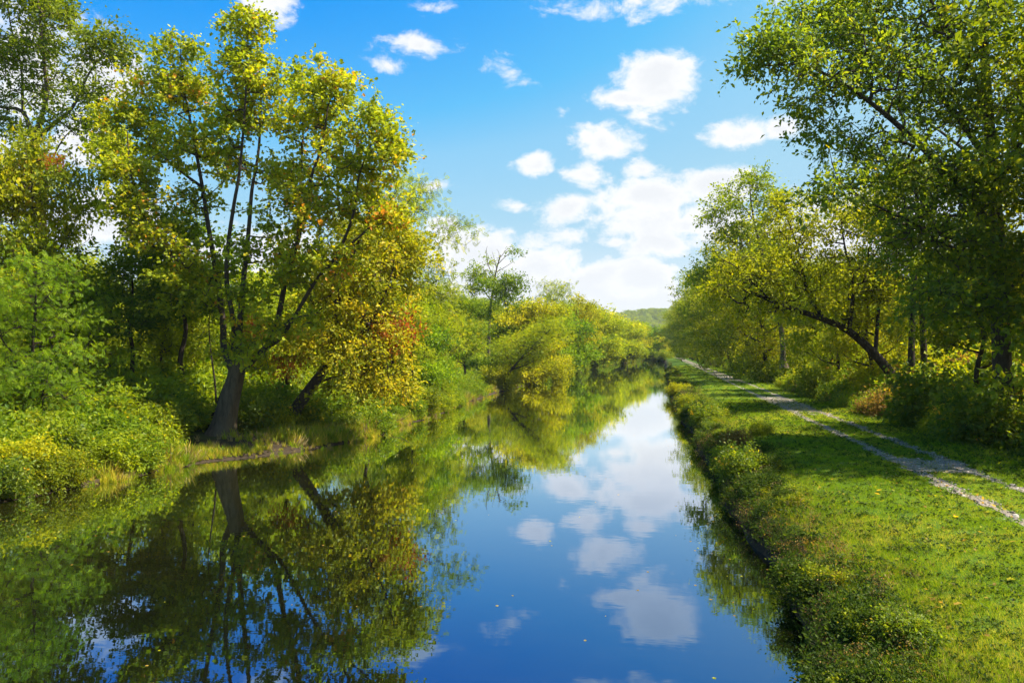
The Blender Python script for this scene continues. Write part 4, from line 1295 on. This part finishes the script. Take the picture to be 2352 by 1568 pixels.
# left bank: sedges at the water, undergrowth behind
def left_bank():
    n = 16000
    y = np.where(rg.uniform(0, 1, n) < .7, rg.uniform(18, 75, n), rg.uniform(60, 260, n))
    d = rg.beta(1.1, 2.6, n) * 5.1 + .12 - .42 * np.clip(wig(y, y * .4, 1.1) + .35 * rg.normal(size=n) + .25, 0, 1)
    k = rg.uniform(0, 1, n) < np.clip(.55 + .5 * wig(y, d * .5, .5), .15, 1)
    y, d = y[k], d[k]
    x = Lx(y) - d
    P = np.stack([x, y, np.maximum(ground_z(x, y), -.05)], 1)
    s = .85 * np.where((np.hypot(x - syc_base[0] - 1, y - syc_base[1] + 2) < 3.2), .6, 1) * rg.uniform(.5, 1.25, len(x)) * np.where(d < .4, .55, 1) * (1 + np.clip((y - 60) / 200, 0, .6)) * (1 + .3 * wig(y, d, .35))
    scatter('bank_sedge', P, eul(len(P), .18), s, [tuft(31, 34, .62, .22, 'sedge', .35, tone=.6), tuft(32, 30, .75, .20, 'sedge', .45, tone=.8), tuft(33, 34, .55, .22, 'grass', .5), tuft(34, 30, .7, .2, 'sedge', .4, tone=.35), tuft(35, 30, .7, .2, 'dry', .45, tone=.7)],
            'tall yellowing sedge and grass along the left water edge', 'grass')
    n = 3600
    y = np.where(rg.uniform(0, 1, n) < .6, rg.uniform(16, 80, n), rg.uniform(60, 330, n))
    d = np.where(rg.uniform(0, 1, n) < .3, rg.uniform(.5, 5, n), rg.uniform(1.2, 20, n))
    near = d < 2.5
    k = rg.uniform(0, 1, n) < np.where(near, np.clip(.5 + .6 * wig(y, d, .45), .08, 1), 1)
    y, d = y[k], d[k]
    x = Lx(y) - d
    # the grassy foot of the sycamore and the golden tree stays open
    tow = np.abs((x * syc_base[1] - y * syc_base[0]) / np.hypot(syc_base[0], syc_base[1]))      # strip between the sycamore and the water
    open_ = ((x - syc_base[0]) ** 2 + (y - syc_base[1]) ** 2 < 2.2 ** 2) | ((tow < 2.6) & (np.hypot(x, y) < np.hypot(syc_base[0], syc_base[1]) + .3) & (d < 6))
    tow2 = np.abs((x * gb[1] - y * gb[0]) / np.hypot(gb[0], gb[1]))
    open2 = (tow2 < 1.8) & (np.hypot(x, y) < np.hypot(gb[0], gb[1]) + .5)
    k = ~(open_ | open2)
    x, y, d = x[k], y[k], d[k]
    nf = 260                                  # bushes hiding the foot of the far left bank
    yf = rg.uniform(105, 400, nf); df = rg.uniform(-.1, 2.2, nf)
    x = np.concatenate([x, Lx(yf) - df]); y = np.concatenate([y, yf]); d = np.concatenate([d, df + 4])
    P = np.stack([x, y, ground_z(x, y) - .08], 1)
    s = (.24 + .42 * rg.uniform(0, 1, len(x)) ** 1.5) * (.65 + np.clip(d / 10, 0, .9))
    src = [[PROTO[q]['foliage'], PROTO[q]['twigs']] for q in ('herb_lime', 'herb_olive', 'herb_green', 'herb_green', 'herb_olive', 'herb_green', 'herb_deep')]
    scatter('undergrowth_left', P, eul(len(P), .08), s, src, 'low leafy undergrowth filling the left bank under the trees', 'undergrowth')


left_bank()


def right_under():
    n = 3000
    y = np.where(rg.uniform(0, 1, n) < .6, rg.uniform(14, 85, n), rg.uniform(60, 330, n))
    d = rg.gamma(1.6, 3.2, n)
    c = path_c(y) + 3.2 + .5 * wig(y, y * .3, .5) + .8 * np.clip((50 - y) / 25, 0, 1)
    x = c + d
    tow = np.abs((x * nb[1] - y * nb[0]) / np.hypot(nb[0], nb[1]))
    k = ~((tow < 1.5) & (np.hypot(x, y) < np.hypot(nb[0], nb[1]) + .4))
    x, y, d = x[k], y[k], d[k]; n = len(x)
    s = (.22 + .42 * rg.uniform(0, 1, n)) * (.55 + np.clip(d / 4.5, 0, 1.7))
    nf = 150                                  # bushes along the water at the far bend
    yf = rg.uniform(292, 440, nf); xf = Rx(yf) + rg.uniform(.1, 2.2, nf)
    x = np.concatenate([x, xf]); y = np.concatenate([y, yf]); s = np.concatenate([s, rg.uniform(.5, 1.3, nf)]); n = len(x)
    P = np.stack([x, y, ground_z(x, y) - .08], 1)
    src = [[PROTO[q]['foliage'], PROTO[q]['twigs']] for q in ('herb_lime', 'herb_olive', 'herb_deep', 'herb_gold', 'herb_green', 'herb_deep', 'herb_brown')]
    scatter('undergrowth_right', P, eul(n, .08), s, src, 'leafy undergrowth under the trees beside the towpath', 'undergrowth')


right_under()


def woods():
    rg = np.random.default_rng(501)
    keys = ('broad_a', 'broad_b', 'broad_d', 'bushy', 'bushy_green', 'roof_c', 'broad_c')
    src = [[PROTO[q]['crown'], PROTO[q]['trunk'], PROTO[q]['twigs']] for q in keys]
    hs = np.array([PROTO[q]['H'] for q in keys])
    L_ = []
    n = 330                                   # left, behind the bank
    y = rg.uniform(30, 430, n); d = rg.uniform(15, 80, n)
    x = Lx(y) - d
    sc = rg.uniform(.62, .82, n) * (1 + np.clip((y - 80) / 400, 0, .3))
    L_.append(np.stack([x, y, sc], 1))
    n = 330                                   # right, behind the towpath row
    y = rg.uniform(16, 420, n); d = rg.uniform(8, 55, n) + np.clip((115 - y) / 15, 0, 1) * 5
    x = path_c(y) + 4 + d
    L_.append(np.stack([x, y, rg.uniform(.8, 1.1, n) * np.where(y < 115, .85, 1)], 1))
    n = 160                                   # beyond the bend
    x = rg.uniform(-60, 110, n); y = rg.uniform(420, 640, n)
    k = (x > Rx(y) + 4) | (x < Lx(y) - 4)
    L_.append(np.stack([x, y, rg.uniform(.9, 1.15, n)], 1)[k])
    n = 420                                   # wooded rise on the left
    y = rg.uniform(120, 520, n); x = Lx(y) - rg.uniform(80, 420, n)
    L_.append(np.stack([x, y, rg.uniform(.9, 1.2, n)], 1))
    L_.append(np.array([(14.5, -9, 1.1), (15.5, -2, 1.2), (14.0, 5, 1.05), (20, 8, 1.2)]))     # the row beside the camera
    A = np.vstack(L_)
    P = np.stack([A[:, 0], A[:, 1], ground_z(A[:, 0], A[:, 1]) - .1], 1)
    scatter('woodland', P, eul(len(P), .03), A[:, 2], src, 'woodland closing the view behind both rows of trees', 'woodland')


woods()


# ------------------------------------------------------------------ the far hill
def hill():
    m = bpy.data.materials.new('wooded_hill'); m.use_nodes = True
    N = Nodes(m.node_tree)
    tc = N.n('ShaderNodeTexCoord')
    n1 = N.noise(tc.outputs['Object'], .02, 6, .7)
    col = N.ramp(n1.outputs[0], [(.3, (.03, .06, .012)), (.7, (.09, .12, .02))])
    b = N.n('ShaderNodeBsdfPrincipled'); N.link(col, b.inputs['Base Color']); b.inputs['Roughness'].default_value = 1
    o = N.n('ShaderNodeOutputMaterial'); N.link(b.outputs[0], o.inputs[0])
    gx = np.linspace(-500, 620, 110); gy = np.linspace(1150, 2200, 50)
    X, Y = np.meshgrid(gx, gy)

    def hz(x, y):
        r = .80 * 66 * np.exp(-((x + 20) / 170) ** 2) + 30 * np.exp(-((x - 190) / 190) ** 2) + 26 * np.exp(-((x + 300) / 170) ** 2)
        return r * np.clip((y - 1150) / 330, 0, 1) ** .8 * np.clip((2200 - y) / 300, 0, 1) + 3 * wig(x, y, .02) - 3
    V = np.stack([X, Y, hz(X, Y)], -1).reshape(-1, 3)
    i = np.arange(len(gy) - 1)[:, None] * len(gx) + np.arange(len(gx) - 1)[None]
    F = np.stack([i, i + 1, i + 1 + len(gx), i + len(gx)], -1).reshape(-1, 4)
    ob = bpy.data.objects.new('hill', mesh_np('hill', V, F, m, True)); link(ob); tag(ob, kind='structure')
    n = 2600
    x = rg.uniform(-200, 300, n); y = rg.uniform(1180, 1600, n)
    P = np.stack([x, y, hz(x, y) - 1], 1)
    src = [[PROTO[q]['crown'], PROTO[q]['trunk']] for q in ('broad_a', 'broad_b', 'roof_c')]
    scatter('hill_forest', P, eul(n, .02), rg.uniform(.8, 1.25, n), src, 'distant wooded hillside beyond the end of the canal', 'forest')


hill()

# ------------------------------------------------------------------ shrubs one can tell apart
shr = [  # px, py of the foot, level, key, height, label
    (1555, 905, .5, 'shrub_gold', 1.0, 'golden bush on the far end of the steep bank edge'),
    (1585, 945, .5, 'shrub_olive', 1.1, 'rounded olive bush overhanging the water on the steep bank'),
    (1622, 985, .5, 'shrub_deep', 1.1, 'dark bush hanging over the water nearer than the olive one'),
    (1690, 1040, .6, 'shrub_brown', .7, 'russet bush on the bank edge above the lily patch'),
    (1668, 1085, .2, 'shrub_olive', .8, 'small drooping olive bush reaching over the water'),
    (1745, 1010, .9, 'shrub_olive', .6, 'low olive bush on the crest of the bank'),
    (1700, 1130, .3, 'shrub_deep', 1.0, 'dark leafy bush low on the bank over the reflected branches'),
    (45, 1120, .15, 'shrub_gold', 1.3, 'yellow arching grass-like bush at the left edge by the water'),
    (135, 1110, .2, 'shrub_olive', 1.2, 'brownish-green bush second from the left edge by the water'),
    (640, 1000, .3, 'shrub_gold', 1.1, 'bright yellow bush in the grass right of the sycamore trunk'),
    (955, 945, .3, 'shrub_olive', 1.8, 'olive bush at the water edge below the golden tree'),
    (1010, 930, .3, 'shrub_lime', 2.0, 'light green bush at the water edge next to the olive one'),
    (1150, 893, .2, 'shrub_gold', 2.2, 'yellow bush at the water edge by the slanting trunk'),
    (1285, 868, .2, 'shrub_gold', 2.8, 'orange-tinted bush reaching the water under the golden-green tree'),
    (2130, 990, .95, 'shrub_deep', 2.4, 'dark rounded bush at the verge in front of the two straight trunks'),
    (2060, 970, .95, 'shrub_brown', 1.6, 'russet dry bush at the verge below the arching trunk'),
    (2240, 1030, .95, 'shrub_deep', 2.0, 'dark bush left of the huge trunk at the verge'),
    (1890, 920, .95, 'shrub_olive', 2.2, 'olive bush at the verge under the arching tree crown'),
    (1790, 885, .95, 'shrub_olive', 2.6, 'broad olive bush at the verge before the first bare trunks'),
    (1725, 865, .95, 'shrub_deep', 2.8, 'dark hedge-like bush where the verge narrows'),
]
for px, py, z, key, h, lab in shr:
    p = atz(px, py, z)
    x, y = float(p[0]), float(p[1])
    if px < 1400:
        x = min(x, float(Lx(y)) - .1)
    elif px < 1760:
        x = max(x, float(Rx(y)) + .25)
    bush(key, 'shrub', (x, y, gz(x, y) - .06), h, rr.uniform(0, 6.28), lab, 'shrubs along the banks')

# ------------------------------------------------------------------ small things
LEAFV, LEAFF = leaf_template('lobed')
flm = [mesh_np('fallen_leaf', LEAFV * np.array([1, 1, .8]), LEAFF, m_, False, np.full(len(LEAFV), v)) for m_, v in ((M['leaf_gold'], .95), (M['leaf_gold'], .6), (M['leaf_brown'], .7), (M['leaf_brown'], .95))]
spots = [(2025, 1128, 0, .24, 'pair of bright yellow leaves on the open verge, upper one'), (2015, 1137, 0, .2, 'pair of bright yellow leaves on the open verge, lower one'),
         (2195, 1190, 0, .17, 'yellow leaf in the sunny spot of the verge'), (2275, 1165, 0, .15, 'yellow leaf beside the near wheel track'),
         (2325, 1330, 1, .15, 'yellow leaf near the right edge on the shaded verge'), (2205, 1378, 3, .16, 'pale pinkish leaf on the rough grass near the bottom'),
         (2255, 1225, 3, .16, 'pale brown leaf below the sunny spot'), (2330, 1250, 3, .14, 'pale leaf by the right edge above the yellow one'), (2030, 1152, 1, .14, 'ochre leaf just below the yellow pair')]
for px, py, k, s, lab in spots:
    p = atz(px, py, 1.2); x, y = float(p[0]), float(p[1])
    o = bpy.data.objects.new('fallen_leaf', flm[k]); link(o)
    o.location = (x, y, gz(x, y) + .075); o.scale = (s * .75,) * 3; o.rotation_euler = (rr.uniform(-.4, .4), rr.uniform(-.4, .4), rr.uniform(0, 6.28))
    tag(o, lab, 'leaf', 'fallen leaves on the verge')
n = 1100
y = rg.uniform(8, 55, n); x = Rx(y) + rg.uniform(1.5, 10, n)
P = np.stack([x, y, ground_z(x, y) + .05], 1)
scatter('leaf_litter', P, np.stack([rg.normal(size=n) * .4, rg.normal(size=n) * .4, rg.uniform(0, 6.28, n)], 1), rg.uniform(.04, .085, n), [[q] for q in (flm[1], flm[2], flm[3], flm[2])], 'small fallen leaves strewn over the verge and tracks', 'leaves')
n = 300
y = rg.uniform(10, 60, n); x = rg.uniform(0, 1, n); x = np.where(rg.uniform(0, 1, n) < .5, np.where(x < .5, x * .16, 1 - (1 - x) * .12), x); x = Lx(y) + 1 + x * (Rx(y) - Lx(y) - 1.5)
P = np.stack([x, y, np.full(n, .004)], 1)
scatter('floating_leaves', P, np.stack([np.zeros(n), np.zeros(n), rg.uniform(0, 6.28, n)], 1), rg.uniform(.03, .075, n), [[q] for q in (flm[1], flm[2], flm[3], flm[2])], 'scattered leaves floating on the canal', 'leaves')

def stones():
    import bmesh
    src = []
    for k in range(3):
        bm = bmesh.new(); bmesh.ops.create_icosphere(bm, subdivisions=1, radius=1)
        rs = random.Random(k)
        for v_ in bm.verts: v_.co = v_.co * rs.uniform(.7, 1.25); v_.co.z *= .6
        me = bpy.data.meshes.new('stone'); bm.to_mesh(me); bm.free()
        m = bpy.data.materials.get('track_stone')
        if m is None:
            m = bpy.data.materials.new('track_stone'); m.use_nodes = True
            N = Nodes(m.node_tree)
            oi = N.n('ShaderNodeObjectInfo')
            col = N.ramp(oi.outputs['Random'], [(0, (.11, .085, .062)), (.6, (.25, .205, .16)), (1, (.42, .36, .30))])
            b = N.n('ShaderNodeBsdfPrincipled'); N.link(col, b.inputs['Base Color']); b.inputs['Roughness'].default_value = .85
            o = N.n('ShaderNodeOutputMaterial'); N.link(b.outputs[0], o.inputs[0])
        me.materials.append(m); src.append([me])
    n = 26000
    y = rg.uniform(9, 62, n); x = path_c(y) + rg.uniform(-1.6, 1.6, n)
    k = on_path(x, y)
    x, y = x[k], y[k]
    P = np.stack([x, y, ground_z(x, y) + .010], 1)
    scatter('gravel', P, eul(len(x), .4), rg.gamma(2, .007, len(x)) + .006, src, 'loose stones on the wheel tracks of the towpath', 'gravel')


stones()

for px, py, L_, az, lab in ((818, 1006, 1.9, 1.1, 'thin bare branch standing in the water below the golden tree'), (880, 985, 1.6, .4, 'thin bare branch leaning in the water right of the first one'),
                            (985, 955, 2.6, 2.6, 'bare fallen branch slanting into the water by the olive bush'), (1085, 905, 3.2, .2, 'dark low branch lying over the water at the slanting trunk')):
    p = atz(px, py, 0); x, y = float(p[0]), float(p[1])
    e = empty('fallen_branch', (x, y, 0))
    d = np.array([math.cos(az), math.sin(az), 0]) * L_
    pts = resample([np.array([0, 0, -.2]), d * .4 + UP * .5, d * .7 + UP * .55, d + UP * .9], .2)
    V, F = tube(pts, taper(len(pts), .03, .008), 6, 0, np.random.default_rng(int(px)))
    link(bpy.data.objects.new('stem', mesh_np('stem', V, F, M['bark'], True)), e)
    for s in (.45, .7):
        q = pts[int(len(pts) * s)]
        pp = resample([q, q + np.array([.1, .15, .3]), q + np.array([.3 * s, .1, .55])], .1)
        V, F = tube(pp, taper(len(pp), .014, .004), 5)
        link(bpy.data.objects.new('side_branch', mesh_np('side_branch', V, F, M['bark'], True)), e)
    tag(e, lab, 'branch')

# ------------------------------------------------------------------ air
def haze():
    m = bpy.data.materials.new('haze_air'); m.use_nodes = True
    N = Nodes(m.node_tree)
    v = N.n('ShaderNodeVolumePrincipled')
    v.inputs['Color'].default_value = (.80, .90, 1.0, 1)
    v.inputs['Density'].default_value = .0001
    v.inputs['Anisotropy'].default_value = .0
    o = N.n('ShaderNodeOutputMaterial'); N.link(v.outputs[0], o.inputs['Volume'])
    x0, x1, y0, y1, z0, z1 = -5700, 5700, -160, 5400, -2.6, 110
    V = np.array([(x, y, z) for z in (z0, z1) for y in (y0, y1) for x in (x0, x1)], float)
    F = np.array([(0, 2, 3, 1), (4, 5, 7, 6), (0, 1, 5, 4), (2, 6, 7, 3), (0, 4, 6, 2), (1, 3, 7, 5)])
    ob = bpy.data.objects.new('haze', mesh_np('haze', V, F, m)); link(ob)
    tag(ob, 'thin bluish air that softens the far hill', 'haze', kind='stuff')


haze()
